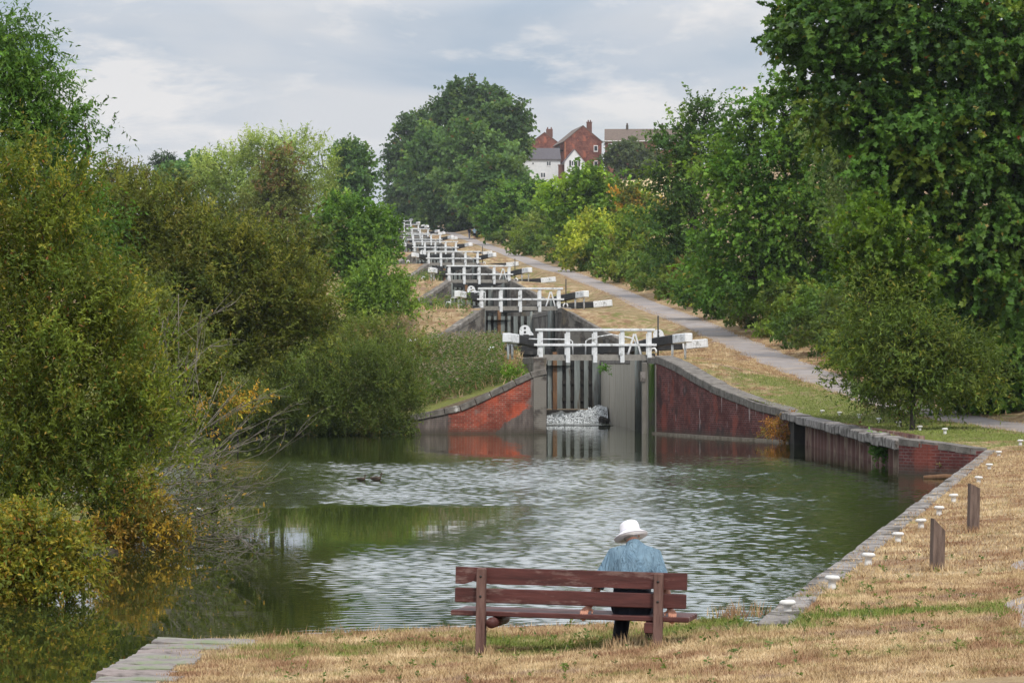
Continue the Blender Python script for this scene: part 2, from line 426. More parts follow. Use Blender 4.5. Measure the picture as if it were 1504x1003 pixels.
def green_at(x, y):
    """how green the turf is: damp hollows, shaded strips"""
    g = .2
    for bx, by, r1, r2, a in ((10.8, 118, 2.6, 11, 1.0), (9.5, 133, 1.6, 4, .5), (7.6, 150, 1.5, 3.5, .5), (2.6, 31.2, 2.6, .7, .7), (4.2, 27.6, 3, 1, .25), (12, 92, 4, 5, .5), (0.6, 30.2, 1.5, .5, .45), (10.5, 104, 1.5, 12, .5),
                              (-8, 143, 9, 9, .9), (-14, 120, 12, 40, 1.2), (-6, 139, 8, 5, 1.0), (-9, 45, 5, 30, .8), (13.5, 100, 3, 12, .5), (3.1, 34.5, .5, 1.2, .6), (4.0, 45, .4, 2, .5), (6, 62, .5, 5, .3), (-1.6, 31, 1.2, 1, .12)):
        g += a * math.exp(-((x - bx) / r1) ** 2 - ((y - by) / r2) ** 2)
    if y > 170:
        u = x - ax(y)
        g += .33 * math.exp(-((u - 6) / 2.2) ** 2) + (.3 if u < -6 else 0) + .25 * math.exp(-((u - 13) / 2.5) ** 2)
    return g

pts = [Vector(p) for p in WATER]
edges = [(i, (i + 1) % len(WATER)) for i in range(len(WATER))]
ppoly = []
ys = list(np.arange(6, 60, .5)) + list(np.arange(60, 180, 1.5)) + list(np.arange(180, 860, 8.0))
rj = random.Random(3)
for sgn in (-1, 1):
    b = len(pts)
    for k, y in enumerate(ys):
        w = 1.0 + .12 * math.sin(y * .9 + sgn) + .07 * math.sin(y * 2.3 + 2 * sgn)
        pts.append(Vector((pathx(y) + sgn * w, y)))
        ppoly.append((pathx(y) + sgn * w, y))
        if k: edges.append((b + k - 1, b + k))
np_ = len(ys); PPOLY = np.array(ppoly[:np_] + ppoly[np_:][::-1])
def grid(x0, x1, y0, y1, d, dy=None, off=None):
    dy = dy or d
    for y in np.arange(y0, y1, dy):
        for x in np.arange(x0, x1, d):
            pts.append(Vector((x + (off(y) if off else 0) + rj.uniform(-.2, .2) * d, y + rj.uniform(-.2, .2) * dy)))
grid(-5, 12, 18, 40, .6)
grid(0, 26, 40, 136, 1.4, 2.0)
grid(-40, -4, 28, 136, 3)
grid(-20, 1.5, 136.8, 150, 1.3)
grid(-26, 40, 137, 330, 2.2, 3, ax)
grid(-40, 80, 330, 960, 6, 7, ax)
grid(-300, -30, -40, 1000, 30); grid(40, 400, -40, 1000, 30); grid(-20, 40, -60, 18, 6)
for y in list(range(1000, 1600, 60)) + [1800, 2400, 3200, 4500, 6000]:
    for x in (-4500, -2500, -1200, -600, -300, -150, -60, 0, 60, 150, 300, 600, 1200, 2500, 4500): pts.append(Vector((x, y)))
for y in (-300, 0, 300, 700):
    for x in (-4500, -2000, -800, 800, 2000, 4500): pts.append(Vector((x, y)))
vo, eo, fo, *_ = delaunay_2d_cdt(pts, edges, [], 0, 1e-4)
V2 = np.array([(v[0], v[1]) for v in vo]); TF = np.array(fo)
cen = V2[TF].mean(1)
keep = ~inside(cen, WPOLY); isp = inside(cen, PPOLY)
Zv = np.array([H(x, y) for x, y in V2])
GRN = np.array([green_at(x, y) for x, y in V2])
V3 = np.column_stack([V2, Zv])
def sub(name, mask, mat):
    f = TF[mask]; used, inv = np.unique(f, return_inverse=True)
    me = bpy.data.meshes.new(name)
    me.from_pydata(V3[used].tolist(), [], inv.reshape(-1, 3).tolist())
    a = me.attributes.new('green', 'FLOAT', 'POINT'); a.data.foreach_set('value', GRN[used].astype(np.float32))
    me.polygons.foreach_set('use_smooth', [True] * len(me.polygons)); me.update()
    o = link(name, me, mat); o['kind'] = 'structure'; return o
sub('ground', keep & ~isp, MAT['turf'])
sub('path', keep & isp, MAT['gravel'])
# earth banks running down into the pond
mb = MB()
def skirt(line, inward, depth=-1.2):
    P = []
    for k in range(len(line) - 1):
        a, b = Vector(line[k]), Vector(line[k + 1]); n = max(1, int((b - a).length / .5))
        P += [a.lerp(b, j / n) for j in range(n)]
    P.append(Vector(line[-1]))
    rows = []
    for k, p in enumerate(P):
        t = (P[min(k + 1, len(P) - 1)] - P[max(k - 1, 0)]).normalized(); nrm = Vector((t.y, -t.x)) * inward
        z = H(p.x - nrm.x * .02, p.y - nrm.y * .02); j = rj.uniform(0, .12)
        q = p + nrm * (.12 + j); r = p + nrm * .7
        rows.append([(p.x, p.y, z), (q.x, q.y, z * .45), (r.x, r.y, depth)])
    for k in range(len(rows) - 1):
        for j in range(2): mb.add([rows[k][j], rows[k + 1][j], rows[k + 1][j + 1], rows[k][j + 1]], [(0, 1, 2, 3)], smooth=True)
skirt(NEAR, -1); skirt(SHORE, -1)
tag(mb.build('bank', MAT['soil']), kind='structure')

# ------------------------------------------------------------------ water
m = NT('pond_water')
v = m.coord('Object'); rip = m.attr('rip')
w1 = m.noise(1.0, 2, m.coord('Object', (3.6, 1.7, 1)), 0.5); w2 = m.noise(1.0, 2, m.coord('Object', (8.5, 5.0, 1)), 0.5)
w3 = m.noise(1.0, 2, m.coord('Object', (.5, .8, 1)), 0.5)
h = m.math('ADD', m.math('MULTIPLY', w1, 1.0), m.math('MULTIPLY', w2, 0.32))
h = m.math('MULTIPLY', h, rip)
h = m.math('ADD', h, m.math('MULTIPLY', w3, 0.12))
m.base((0.022, 0.031, 0.009), 0.02, 0.5); m.b.inputs['IOR'].default_value = 1.333
m.set(m.b.inputs['Roughness'], m.math('ADD', m.math('MULTIPLY', rip, .10), .012))
m.bump(h, 1.0, 0.009)
MAT['water'] = m.m
xs = np.concatenate([np.arange(-60, -14, 2), np.arange(-14, 13, .05), np.arange(13, 31, 3)])
yy = np.concatenate([np.arange(0, 28, 2), np.arange(28, 60, .06), np.arange(60, 150, .085), np.arange(150, 172, .3)])
X, Yg = np.meshgrid(xs, yy)
def sm(a, b, t): t = np.clip((t - a) / (b - a), 0, 1); return t * t * (3 - 2 * t)
def fn(x, y): return .5 + .25 * (np.sin(x * .9 + y * .31 + 1.3 * np.sin(y * .17)) + np.sin(x * .37 - y * .23 + 2 + 1.1 * np.sin(x * .5)))
SLOPE = .022
def ripple(x, y):
    wob = (fn(x, y) - .5)
    far = sm(67, 70, y + .8 * wob) * (1 - sm(90, 112, y + 10 * wob)) * sm(-12, -6, x)          # breeze across the middle
    edge = np.clip((np.interp(y, [30, 86, 136], [2.2, 11.75, 8]) - x), 0, 50)
    far *= .22 + .78 * sm(.5, 5 + 3 * wob, edge)
    mid = sm(-1.6, 1.9, x + 1.8 * wob - (y - 60) * .05) * sm(36, 42, y) * (1 - sm(66, 69, y) * (1 - sm(-1.2, 2.2, x + 1.5 * wob))) * (1 - sm(80, 90, y)) * (.45 + .55 * sm(.5, 4, edge))
    near = sm(-3.4, .2, x + (y - 40) * .02 + 1.6 * wob) * (1 - sm(48, 58, y + 3 * wob)) * .9
    tail = sm(108, 118, y) * (1 - sm(142, 149, y)) * .22
    return np.clip(np.maximum.reduce([far, mid, near, tail]), 0, 1) * (.8 + .4 * wob) + .035
RP = ripple(X, Yg)
wr_ = np.random.default_rng(4); ZW = np.zeros_like(X)
for k in range(40):                 # small wind waves, running towards the near bank
    lam = .15 * (.40 / .15) ** wr_.random() ** 1.2; th = wr_.normal() * .6; kk = 2 * math.pi / lam
    ZW += SLOPE / kk * np.sin(kk * (X * math.sin(th) + Yg * math.cos(th)) + wr_.uniform(0, 6.28))
ZW *= np.clip(RP - .03, 0, 2)
me = bpy.data.meshes.new('water')
ny, nx = X.shape
idx = np.arange(nx * ny).reshape(ny, nx)
fq = np.stack([idx[:-1, :-1], idx[:-1, 1:], idx[1:, 1:], idx[1:, :-1]], -1).reshape(-1, 4)
me.vertices.add(nx * ny); me.loops.add(fq.size); me.polygons.add(len(fq))
me.vertices.foreach_set('co', np.column_stack([X.ravel(), Yg.ravel(), ZW.ravel()]).astype(np.float32).ravel())
me.loops.foreach_set('vertex_index', fq.astype(np.int32).ravel()); me.polygons.foreach_set('loop_start', np.arange(0, fq.size, 4, dtype=np.int32)); me.update(calc_edges=True)
me.polygons.foreach_set('use_smooth', [True] * len(me.polygons))
a = me.attributes.new('rip', 'FLOAT', 'POINT'); a.data.foreach_set('value', RP.ravel().astype(np.float32))
tag(link('water', me, MAT['water']), kind='structure')
mb = MB()
for i in range(NL):
    y0, y1 = LY[i] + 25.2, (LY[i + 1] + 24.9 if i + 1 < NL else LY[i] + 60)
    z = LZ[i] - .3
    ya = [y0, LY[i] + 27, LY[i] + 31] + ([LY[i + 1] - 8.5, LY[i + 1] - 3.5, y1] if i + 1 < NL else [y1])
    for p, q in zip(ya[:-1], ya[1:]):
        mb.add([(ax(p) - hw(p), p, z), (ax(p) + hw(p), p, z), (ax(q) + hw(q), q, z), (ax(q) - hw(q), q, z)], [(0, 1, 2, 3)])
me = mb.mesh('pound_water'); a = me.attributes.new('rip', 'FLOAT', 'POINT')
a.data.foreach_set('value', np.full(len(me.vertices), .3, np.float32))
tag(link('pound_water', me, MAT['water']), kind='structure')
# floor of the pond, so that the water has a bed under it
# ------------------------------------------------------------------ walls, locks, bridges
def densify(P, step):
    out = []
    for a, b in zip(P[:-1], P[1:]):
        a = Vector(a); b = Vector(b); n = max(1, int((b - a).length / step))
        out += [a.lerp(b, k / n) for k in range(n)]
    out.append(Vector(P[-1])); return out
def wall(P, top, zb, thick, out, org=(0, 0, 0), lift=0.0, inset=0.0, uv0=0.0, zoff=0.0):
    """wall along a line; top is a function of (x, y); out = +1 if its back lies right of the line"""
    mb = MB(); P = [Vector(p[:2]) for p in P]; o = Vector(org)
    u = uv0; rows = []
    for k, p in enumerate(P):
        t = (P[min(k + 1, len(P) - 1)] - P[max(k - 1, 0)]).normalized(); nr = Vector((t.y, -t.x)) * out
        if k: u += (P[k] - P[k - 1]).length
        z1 = top(p) + lift; z0 = zb(p) if callable(zb) else zb
        a = p + nr * inset; b = p + nr * (inset + thick)
        rows.append((Vector((a.x, a.y, z0)) - o, Vector((a.x, a.y, z1)) - o, Vector((b.x, b.y, z1)) - o, Vector((b.x, b.y, z0)) - o, u, z0, z1))
    for r, q in zip(rows[:-1], rows[1:]):
        mb.add([r[0], q[0], q[1], r[1]], [(0, 1, 2, 3)], [[(r[4], r[5] - zoff), (q[4], q[5] - zoff), (q[4], q[6] - zoff), (r[4], r[6] - zoff)]])
        mb.add([r[1], q[1], q[2], r[2]], [(0, 1, 2, 3)], [[(r[4], 0), (q[4], 0), (q[4], thick), (r[4], thick)]])
        mb.add([r[2], q[2], q[3], r[3]], [(0, 1, 2, 3)], [[(r[4], r[6]), (q[4], q[6]), (q[4], q[5]), (r[4], r[5])]])
    for r in (rows[0], rows[-1]):
        mb.add(r[:4], [(0, 1, 2, 3)], [[(0, r[5] - zoff), (0, r[6] - zoff), (thick, r[6] - zoff), (thick, r[5] - zoff)]])
    return mb

ORD = ['lowest', 'second', 'third', 'fourth', 'fifth', 'sixth', 'seventh', 'eighth', 'ninth', 'tenth', 'eleventh', 'twelfth', 'thirteenth']
def up(i): return 'the lowest lock' if i == 0 else ('the %s lock up' % ORD[i])

def coping_line(mb, P, top, w, h, inset, out, org, seg=1.1, lift=0.06, jit=0.012):
    """a run of coping blocks along a wall top"""
    P = [Vector(p[:2]) for p in P]; o = Vector(org)
    L = [0]
    for a, b in zip(P[:-1], P[1:]): L.append(L[-1] + (b - a).length)
    def at(s):
        for k in range(len(P) - 1):
            if s <= L[k + 1] or k == len(P) - 2:
                return P[k].lerp(P[k + 1], (s - L[k]) / max(1e-6, L[k + 1] - L[k]))
    s = 0
    while s < L[-1] - .05:
        e = min(L[-1], s + seg * random.uniform(.85, 1.15)); a = at(s + .008); b = at(e - .008)
        t = (b - a).normalized(); nr = Vector((t.y, -t.x)) * out
        pa = a + nr * (inset + w / 2); pb = b + nr * (inset + w / 2); j = random.uniform(-jit, jit)
        mb.beam(Vector((pa.x, pa.y, top(a) + lift - h / 2 + j)) - o, Vector((pb.x, pb.y, top(b) + lift - h / 2 + j)) - o, w, h, bev=.025 if seg > .5 else 0)
        s = e

def chamber(i):
    y, z = LY[i], LZ[i]
    org = (ax(y), y, z)
    t = empty('lock_chamber', org, 0, ('grey masonry chamber with stone edging at ' if i else 'masonry chamber with churning water inside at ') + up(i), 'lock', 'lock chambers of the flight')
    end = LY[i + 1] - 8.5 if i + 1 < NL else y + 40
    for sgn in (-1, 1):
        key = [y - 8.5, y - 3.5, y + 27, y + 31, end] if i else [y - 3.5, y + 27, y + 31, end]
        P = [(ax(k) + sgn * (hw(k) if k < end else 5.0), k) for k in key]
        P = densify(P, 1.5)
        low = (lambda p: (z - 4.2 if p.y < y + 26 else z - 1.4))
        top = lambda p: cz(p.y)
        wall(P, top, low, .5, 1 * sgn, org, lift=.015).build('side_wall', MAT['gate_pale'] if i == 0 and sgn > 0 else MAT['wall_grey'], t)
        mb = MB(); coping_line(mb, P, top, .55, .28, -.04, sgn, org, seg=1.2 if i < 4 else 4)
        mb.build('coping', MAT['coping'], t)
    # sill under the upper gates
    mb = MB(); 
    c = ax(y + 24.2)
    mb.box((c - org[0], 24.6, -2.45 - .6), (4.28, 1.6, 1.3)); mb.build('sill', MAT['gate_dark'], t)
    return t

def leaf_gate(i, sgn, which):
    """one leaf with its balance beam; lower leaves stand open against the side, upper leaves are shut"""
    y, z = LY[i], LZ[i]
    side = 'left' if sgn < 0 else 'right'
    if which == 'open':
        lab = 'open %s lower gate leaf with thick upturned beam at ' % side + up(i)
        t = empty('lock_gate', (ax(y + 2.6) + sgn * 2.02, y + 2.6, z), ROT, lab, 'lock gate', 'lower gates of the locks')
        p = MB()
        for k in range(9): p.box((-sgn * .10, .28 + k * .265, -1.55), (.09, .258, 3.0 + (k % 3) * .012))
        for zz in (-.25, -1.3, -2.4): p.box((sgn * .03, 1.33, zz), (.12, 2.4, .2))
        p.build('gate_panel', MAT['gate_pale'] if i == 0 else MAT['gate_wood'], t)
        MB().tube([(-sgn * .02, 0, -3.0), (-sgn * .02, 0, .55)], .15, 10).build('heel_post', MAT['gate_wood'], t)
        b = MB(); a0 = Vector((-sgn * .03, .5, .52)); a1 = Vector((sgn * .25, -.9, .62)); a2 = Vector((sgn * 1.2, -3.35, .79)); a3 = Vector((sgn * 1.62, -4.4, .84))
        b.beam(a0, a1, .32, .34, bev=.03); b.beam(a1 - (a2 - a1).normalized() * .04, a2, .33, .36, bev=.03)
        bb = b.build('balance_beam', MAT['black_paint'], t)
        e = MB(); e.beam(a2 + (a3 - a2).normalized() * .003, a3, .34, .37, bev=.03); e.build('beam_end', MAT['white_paint'], bb)
        if i < 3:
            s_ = MB(); s_.tube([a2 + Vector((-.12, .2, -.2)), (a2.x - .12, a2.y + .2, -.02)], .045, 8); s_.build('beam_leg', MAT['white_paint'], bb)
            s_ = MB(); s_.tube([a3 + Vector((-.1 * sgn, .5, -.2)), (a3.x - .1 * sgn, a3.y + .5, -.02)], .045, 8); s_.build('beam_leg', MAT['white_paint'], bb)
    else:
        lab = 'closed %s upper gate leaf with long black and white beam at ' % side + up(i)
        yy = y + 25
        t = empty('lock_gate', (ax(yy) + sgn * 2.1, yy, z), ROT, lab, 'lock gate', 'upper gates of the locks')
        inn = Vector((-sgn * 2.09, .75)); d = inn.normalized()
        p = MB(); q = MB()
        n = 5
        for k in range(n):
            f = (k + .5) / n; c = inn * f
            pale = MB if 0 else None
            wd = .27 if k % 2 == 0 else .2
            p.box((c.x, c.y - .12, -1.2), (wd, .1, 2.3), (0, 0, math.atan2(d.y, d.x)))
        pp = p.build('gate_panel', MAT['gate_wood'], t)
        q = MB(); q.box((inn.x / 2, inn.y / 2, -1.2), (inn.length, .1, 2.3), (0, 0, math.atan2(d.y, d.x)))
        for zz in (-.4, -1.1, -1.9): q.box((inn.x / 2, inn.y / 2 - .08, zz), (inn.length, .1, .16), (0, 0, math.atan2(d.y, d.x)))
        q.build('gate_backing', MAT['gate_dark'], t)
        MB().tube([(-sgn * .02, 0, -2.4), (-sgn * .02, 0, .5)], .15, 10).build('heel_post', MAT['gate_wood'], t)
        MB().box((inn.x, inn.y - .1, -1.1), (.2, .22, 2.9)).build('mitre_post', MAT['rust_wood'], t)
        a = Vector((inn.x * .9, inn.y * .9, .35)); o2 = Vector((sgn * 3.85, -1.32, .66)); o3 = Vector((sgn * 4.95, -1.7, .76))
        b = MB(); b.beam(a, o2, .38, .4, bev=.03); bb = b.build('balance_beam', MAT['black_paint'], t)
        e = MB(); e.beam(o2 + (o3 - o2).normalized() * .003, o3, .39, .41, bev=.03); e.build('beam_end', MAT['white_paint'], bb)
    return t

def footbridge(i):
    y, z = LY[i], LZ[i]
    t = empty('footbridge', (ax(y), y, z), ROT, 'white railed timber footbridge across the tail of ' + up(i), 'footbridge', 'white footbridges of the flight')
    L = 4.62
    d = MB()
    d.box((0, -.31, .035), (L + .1, .12, .2)); d.box((0, .31, .035), (L + .1, .12, .2))
    for k in range(16): d.box((-L / 2 + (k + .5) * L / 16, 0, .155), (L / 16 - .012, .62, .035))
    d.build('deck', MAT['deck_wood'], t)
    for k in range(5):
        x = -L / 2 + .12 + k * (L - .24) / 4
        p = MB(); p.box((x, -.43, .48), (.17, .13, 1.28), bev=.012)
        p.box((x - .1, -.43, .58), (.07, .08, .86), bev=.008)
        p.build('rail_post', MAT['white_paint'], t)
    r = MB(); r.beam((-L / 2 - .1, -.44, 1.165), (L / 2 + .1, -.44, 1.165), .2, .1, bev=.012); r.build('top_rail', MAT['white_paint'], t)
    r = MB(); r.beam((-L / 2 - .16, -.52, .56), (L / 2 + .16, -.52, .56), .06, .1, bev=.008); r.build('middle_rail', MAT['white_paint'], t)
    return t

def paddle_gear(x, y, z, i, lab, name='paddle_gear', s=1.0, rz=0.0, grp='white paddle gear on the locks'):
    t = empty(name, (x, y, z), rz, lab, 'paddle gear', grp)
    st = MB(); st.box((0, 0, .22 * s), (.3 * s, .3 * s, .44 * s), bev=.03); st.tube([(0, 0, .4 * s), (0, 0, .62 * s)], .06 * s); st.build('stand', MAT['black_iron'], t)
    w = MB(); n = 14
    arc = [(-.3 * s, .42 * s)] + [(-.05 * s + .27 * s * math.cos(math.pi - math.pi * k / n), .62 * s + .27 * s * math.sin(math.pi - math.pi * k / n)) for k in range(n + 1)] + [(.36 * s, .46 * s), (.36 * s, .4 * s)]
    w.prism(arc, -.09 * s, -.03 * s); c = w.build('cover', MAT['white_paint'], t)
    k = MB()
    for zz in (.55, .75): k.tube([(-.05 * s, -.11 * s, zz * s), (-.05 * s, -.085 * s, zz * s)], .055 * s, 10)
    k.build('spindle', MAT['black_iron'], t)
    return t

def small_winch(x, y, z, lab, s=1.0):
    t = empty('paddle_winch', (x, y, z), ROT, lab, 'winch', 'small white winches on the locks')
    b = MB(); b.box((0, 0, .2 * s), (.28 * s, .26 * s, .4 * s), bev=.03); b.build('stand', MAT['black_iron'], t)
    h = MB(); h.tube([(-.2 * s, 0, .42 * s), (-.2 * s, 0, .62 * s), (-.08 * s, 0, .76 * s), (.1 * s, 0, .76 * s), (.2 * s, 0, .62 * s), (.2 * s, 0, .42 * s)], .07 * s, 8); h.build('cover', MAT['white_paint'], t)

def loop_rail(x, y, z, pts, lab, rz=ROT):
    t = MB(); t.tube(pts, .028, 8)
    o = t.build('handrail', MAT['white_paint']); o.location = (x, y, z); o.rotation_euler = (0, 0, rz)
    return tag(o, lab, 'handrail', 'thin white tube handrails at the locks')

for i in range(NL):
    chamber(i); footbridge(i)
    for sgn in (-1, 1):
        leaf_gate(i, sgn, 'open'); leaf_gate(i, sgn, 'shut')
# gear at the nearer locks
for i in range(6):
    y, z = LY[i], LZ[i]
    if i in (0, 1, 3): paddle_gear(ax(y) - 2.75, y + 1.6, z + .62, i, 'white curved paddle gear cover above the left open gate beam at ' + up(i), s=.85)
    if i == 0: paddle_gear(ax(y) + 2.72, y + 2.4, z + .5, i, 'rounded white paddle gear cover right of the footbridge at ' + up(i), s=.8)
    small_winch(ax(y) - 4.15, y + 3.5, z, 'small white hooded winch on dark stand left of ' + up(i), .62)
    if i < 4: small_winch(ax(y) + 2.7, y + 8, z, 'small white hooded winch on the right side of ' + up(i), .6)
    # measuring rod standing by the bridge end
    if i in (0, 1, 2, 3):
        p = MB(); p.tube([(0, 0, 0), (0, 0, 1.75)], .032, 8); p.tube([(0, 0, 0), (0, 0, .12)], .07, 8)
        o = p.build('iron_rod', MAT['black_iron']); o.location = (ax(y) + 2.62, y + 1.2, z); tag(o, 'thin dark upright rod at the right bridge end of ' + up(i), 'rod', 'dark rods at the bridge ends')
    # A-shaped white step frame on the right coping
    if i < 3:
        f = MB(); f.beam((-.25, 0, 0), (0, 0, .85), .09, .07); f.beam((.28, 0, 0), (.05, 0, .85), .09, .07); f.beam((-.1, -.02, .42), (.16, -.02, .42), .05, .06)
        o = f.build('step_frame', MAT['white_paint']); o.location = (ax(y) + 1.62 + (.0 if i == 0 else .1), y + .52, z + .16); o.rotation_euler = (0, 0, ROT)
        tag(o, 'white A shaped step frame behind the right rails of ' + up(i), 'step frame', 'white step frames on the footbridges')
y, z = LY[0], LZ[0]
loop_rail(ax(y), y + .45, z, [(-2.9, 0, .8), (-1.0, 0, .78), (-.88, 0, .7), (-.86, 0, .16)], 'thin white handrail tube ending behind the second post of the lowest footbridge')
loop_rail(ax(y), y + .45, z, [(-.35, 0, .16), (-.33, 0, .72), (-.2, 0, .8), (.2, 0, .9), (.7, 0, .98), (1.3, 0, .88), (1.6, 0, .82), (1.72, 0, .55)], 'thin white arched handrail tube behind the middle posts of the lowest footbridge')
y, z = LY[1], LZ[1]
loop_rail(ax(y), y + .5, z, [(-3.0, 0, .0), (-3.0, 0, .95), (-2.9, 0, 1.0), (-2.05, 0, 1.0), (-1.98, 0, .95), (-1.98, 0, .16)], 'white square hoop handrail left of the second footbridge up')
loop_rail(ax(y) - 2.2, y + 1.0, z, [(-1.75, 0, 0), (-1.75, 0, .62), (-1.68, 0, .68), (-.85, 0, .68), (-.78, 0, .62), (-.78, 0, 0)], 'white knee high hoop beside the small winch at the second lock up')
# mooring bollard in red on the left coping
p = MB(); p.box((0, 0, .3), (.2, .2, .65), bev=.02); o = p.build('marker_post', worn('red_paint', (.16, .02, .02), (.28, .04, .035), 6, .6)); o.location = W(660, 500, 158); o.location.z = H(o.location.x, 158) - .05
tag(o, 'short dark red post on the left bank beside the long black beam', 'post')

# ladder recess strip and planks on the right of the lowest lock's mouth
t = empty('stop_plank_groove', (ax(136.9) + 1.72, 136.9, 0), ROT, 'mossy upright timbers with dark gap at the right mouth of the lowest lock', 'timber post')
# (stands against the side wall, just inside the mouth)
p = MB(); p.box((.02, 0, 1.2), (.2, .3, 3.2), bev=.02); p.build('post', MAT['stone_grey'], t)
p = MB(); p.box((.31, .1, 1.2), (.22, .3, 3.1), bev=.02); p.build('moss_post', worn('moss_post', (.05, .05, .035), (.14, .13, .10), 2, .95, .4, .02, c3=(.06, .11, .02), t3=.5, stretch=(1, 1, .4)), t)
p = MB(); p.box((-.05, -.17, 2.25), (.2, .04, .4)); p.build('plate', MAT['concrete'], t)

# the two brick wing walls of the lowest lock
LWP = [(ax(136.5) - HW - .0, 136.5), (.1, 136.55), (-1.3, 136.5), (-2.6, 136.45), (-3.9, 136.5), (-4.6, 136.9)]
def ltop(p): return float(np.interp(p.x, [-4.6, -3.8, -1.95, -.35, .6, 1.35], [.6, .68, 1.05, 1.8, 2.3, 2.5]))
P = densify(LWP, .45)
o0 = (P[0].x, P[0].y, 0)
t = empty('brick_wall', o0, 0, 'bright red brick wing wall with grey sloping coping left of the lowest lock mouth', 'brick wall')
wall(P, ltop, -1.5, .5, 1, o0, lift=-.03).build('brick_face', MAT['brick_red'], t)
mb = MB(); coping_line(mb, P, ltop, .62, .26, -.06, 1, o0, .55, .1); mb.build('coping', MAT['coping'], t)
if 0:
  pass
for k in range(0):
    x = -.5 - k * .235; h = [.9, .8, .72, .5, .62, .35, .3, .42, .28, .2, .26, .2, .24, .3, .5][k]
pass

RWP = [(ax(136.5) + HW + .03, 136.5), (7.5, 129.2), (9.86, 121.7)]
def rtop(p): return float(np.interp(p.y, [121.7, 125, 128.5, 132, 134.5, 136.5], [1.03, 1.3, 1.78, 2.35, 2.78, 3.0]))
P = densify(RWP, .5)
o0 = (P[-1].x, P[-1].y, 0)
t = empty('brick_wall', o0, 0, 'long dark purple brick wing wall with curved stone coping right of the lowest lock', 'brick wall')
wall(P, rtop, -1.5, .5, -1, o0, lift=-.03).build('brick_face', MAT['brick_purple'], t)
mb = MB(); coping_line(mb, P, rtop, .72, .3, -.08, -1, o0, .8, .08); mb.build('coping', MAT['coping'], t)

mb = MB(); pp_ = [Vector((p.x, p.y)) for p in P]
for a_, b_ in zip(pp_[:-1], pp_[1:]):
    n_ = Vector((-(b_ - a_).y, (b_ - a_).x)).normalized() * -1
    q_ = (a_ + b_) / 2 - Vector((.75, .5)).normalized() * .08
    mb.box((q_.x - o0[0], q_.y - o0[1], -.2), (.24, (b_ - a_).length + .01, .56), (0, 0, math.atan2((b_ - a_).y, (b_ - a_).x) - math.pi / 2))
mb.build('plinth', worn('plinth', (.12, .095, .07), (.3, .25, .2), 3, .9, .4), t)
# sheet piling with its capping beam
PIL = [(9.86, 121.7), (10.2, 88.1)]
t = empty('sheet_piling', (10.2, 88.1, 0), 0, 'rusty brown corrugated sheet piling under a grey capping beam along the far right bank', 'sheet piling')
mb = MB(); P = densify(PIL, .26); pr = None
for k, p in enumerate(P):
    off = [.0, .0, .22, .22][k % 4]
    q = Vector((p.x + off + .12, p.y))
    if pr is not None: mb.add([(pr.x - 10.2, pr.y - 88.1, -1.2), (q.x - 10.2, q.y - 88.1, -1.2), (q.x - 10.2, q.y - 88.1, .95), (pr.x - 10.2, pr.y - 88.1, .95)], [(0, 1, 2, 3)])
    pr = q
mb.build('pile_sheet', worn('pile_rust', (.10, .05, .045), (.22, .12, .1), 2, .85, .2, c3=(.33, .25, .19), t3=.56, stretch=(1, 1, .3)), t)
ctop = lambda p: ze(p.y)
mb = MB(); coping_line(mb, P, ctop, .55, .26, -.06, 1, (10.2, 88.1, 0), 1.6, .05, jit=.03); mb.build('capping_beam', MAT['concrete'], t)
p = MB(); p.box((-.30, 31.9, .2), (.5, 2.4, 1.3)); 
p.build('recess', MAT['gate_dark'], t)  # solid block whose near-black colour stands in for the shade of an opening

# brick corner and the long quay edge on the right
CP = densify([(10.2, 88.1), (10.75, 86.9), (11.75, 86.0)], .3)
t = empty('brick_wall', (11, 87, 0), 0, 'dark brick corner wall where the piling meets the right hand quay', 'brick wall')
wall(CP, lambda p: float(np.interp(p.x, [10.2, 11.75], [.86, .66])), -1, .45, 1, (11, 87, 0), lift=-.02).build('brick_face', MAT['brick_purple'], t)
mb = MB(); coping_line(mb, CP, lambda p: float(np.interp(p.x, [10.2, 11.75], [.86, .66])), .5, .16, -.04, 1, (11, 87, 0), .5, .04); mb.build('coping', MAT['coping'], t)
QP = densify([(11.75, 86.0), (2.2, 30.5)], 1.2)
t = empty('quay_wall', (2.2, 30.5, 0), 0, 'long straight quay edge of worn grey concrete along the right side of the pond', 'quay wall')
wall(QP, lambda p: ze(max(33.5, p.y)), -1.2, .4, -1, (2.2, 30.5, 0), lift=-.2).build('quay_face', MAT['brick_dark'], t)
mb = MB(); coping_line(mb, QP, lambda p: ze(max(33.5, p.y)) - .0, .3, .2, -.05, -1, (2.2, 30.5, 0), 1.15, .02, jit=.015); mb.build('coping', MAT['concrete'], t)

# white water falling over the sill and foaming out of the mouth
m = NT('falling_water'); uv = m.n('ShaderNodeTexCoord').outputs['UV']
st = m.noise(1.0, 6, m.n('ShaderNodeMapping', Vector=uv, Scale=(5.5, 3.2, 1)).outputs[0], .72)
m.base(m.mix(m.ramp(m.math('ADD', st, m.math('MULTIPLY', m.n('ShaderNodeSeparateXYZ', Vector=uv).outputs[0], .035)), [(.56, 0.0), (.74, .8)]), (.04, .045, .038), (.6, .62, .64)), .4, .3); m.bump(st, .5, .05)
mb = MB(); rr = random.Random(8); nx_, ny_ = 60, 8
def fall(u, w):
    lip = .4 + .3 * float(sm(.55, .9, np.array(u))) + .06 * math.sin(u * 13 + 1) + .045 * math.sin(u * 29) + .025 * math.sin(u * 61 + 2)
    y = 160.9 - .5 * u - (.12 + 1.5 * w ** 1.3 + .12 * math.sin(u * 19) * w + .08 * math.sin(u * 43 + 1) * w)
    return (ax(160) - 2.12 + 4.2 * u, y, lip * (1 - w ** 1.7) + .0 + rr.uniform(-.012, .012) * w)
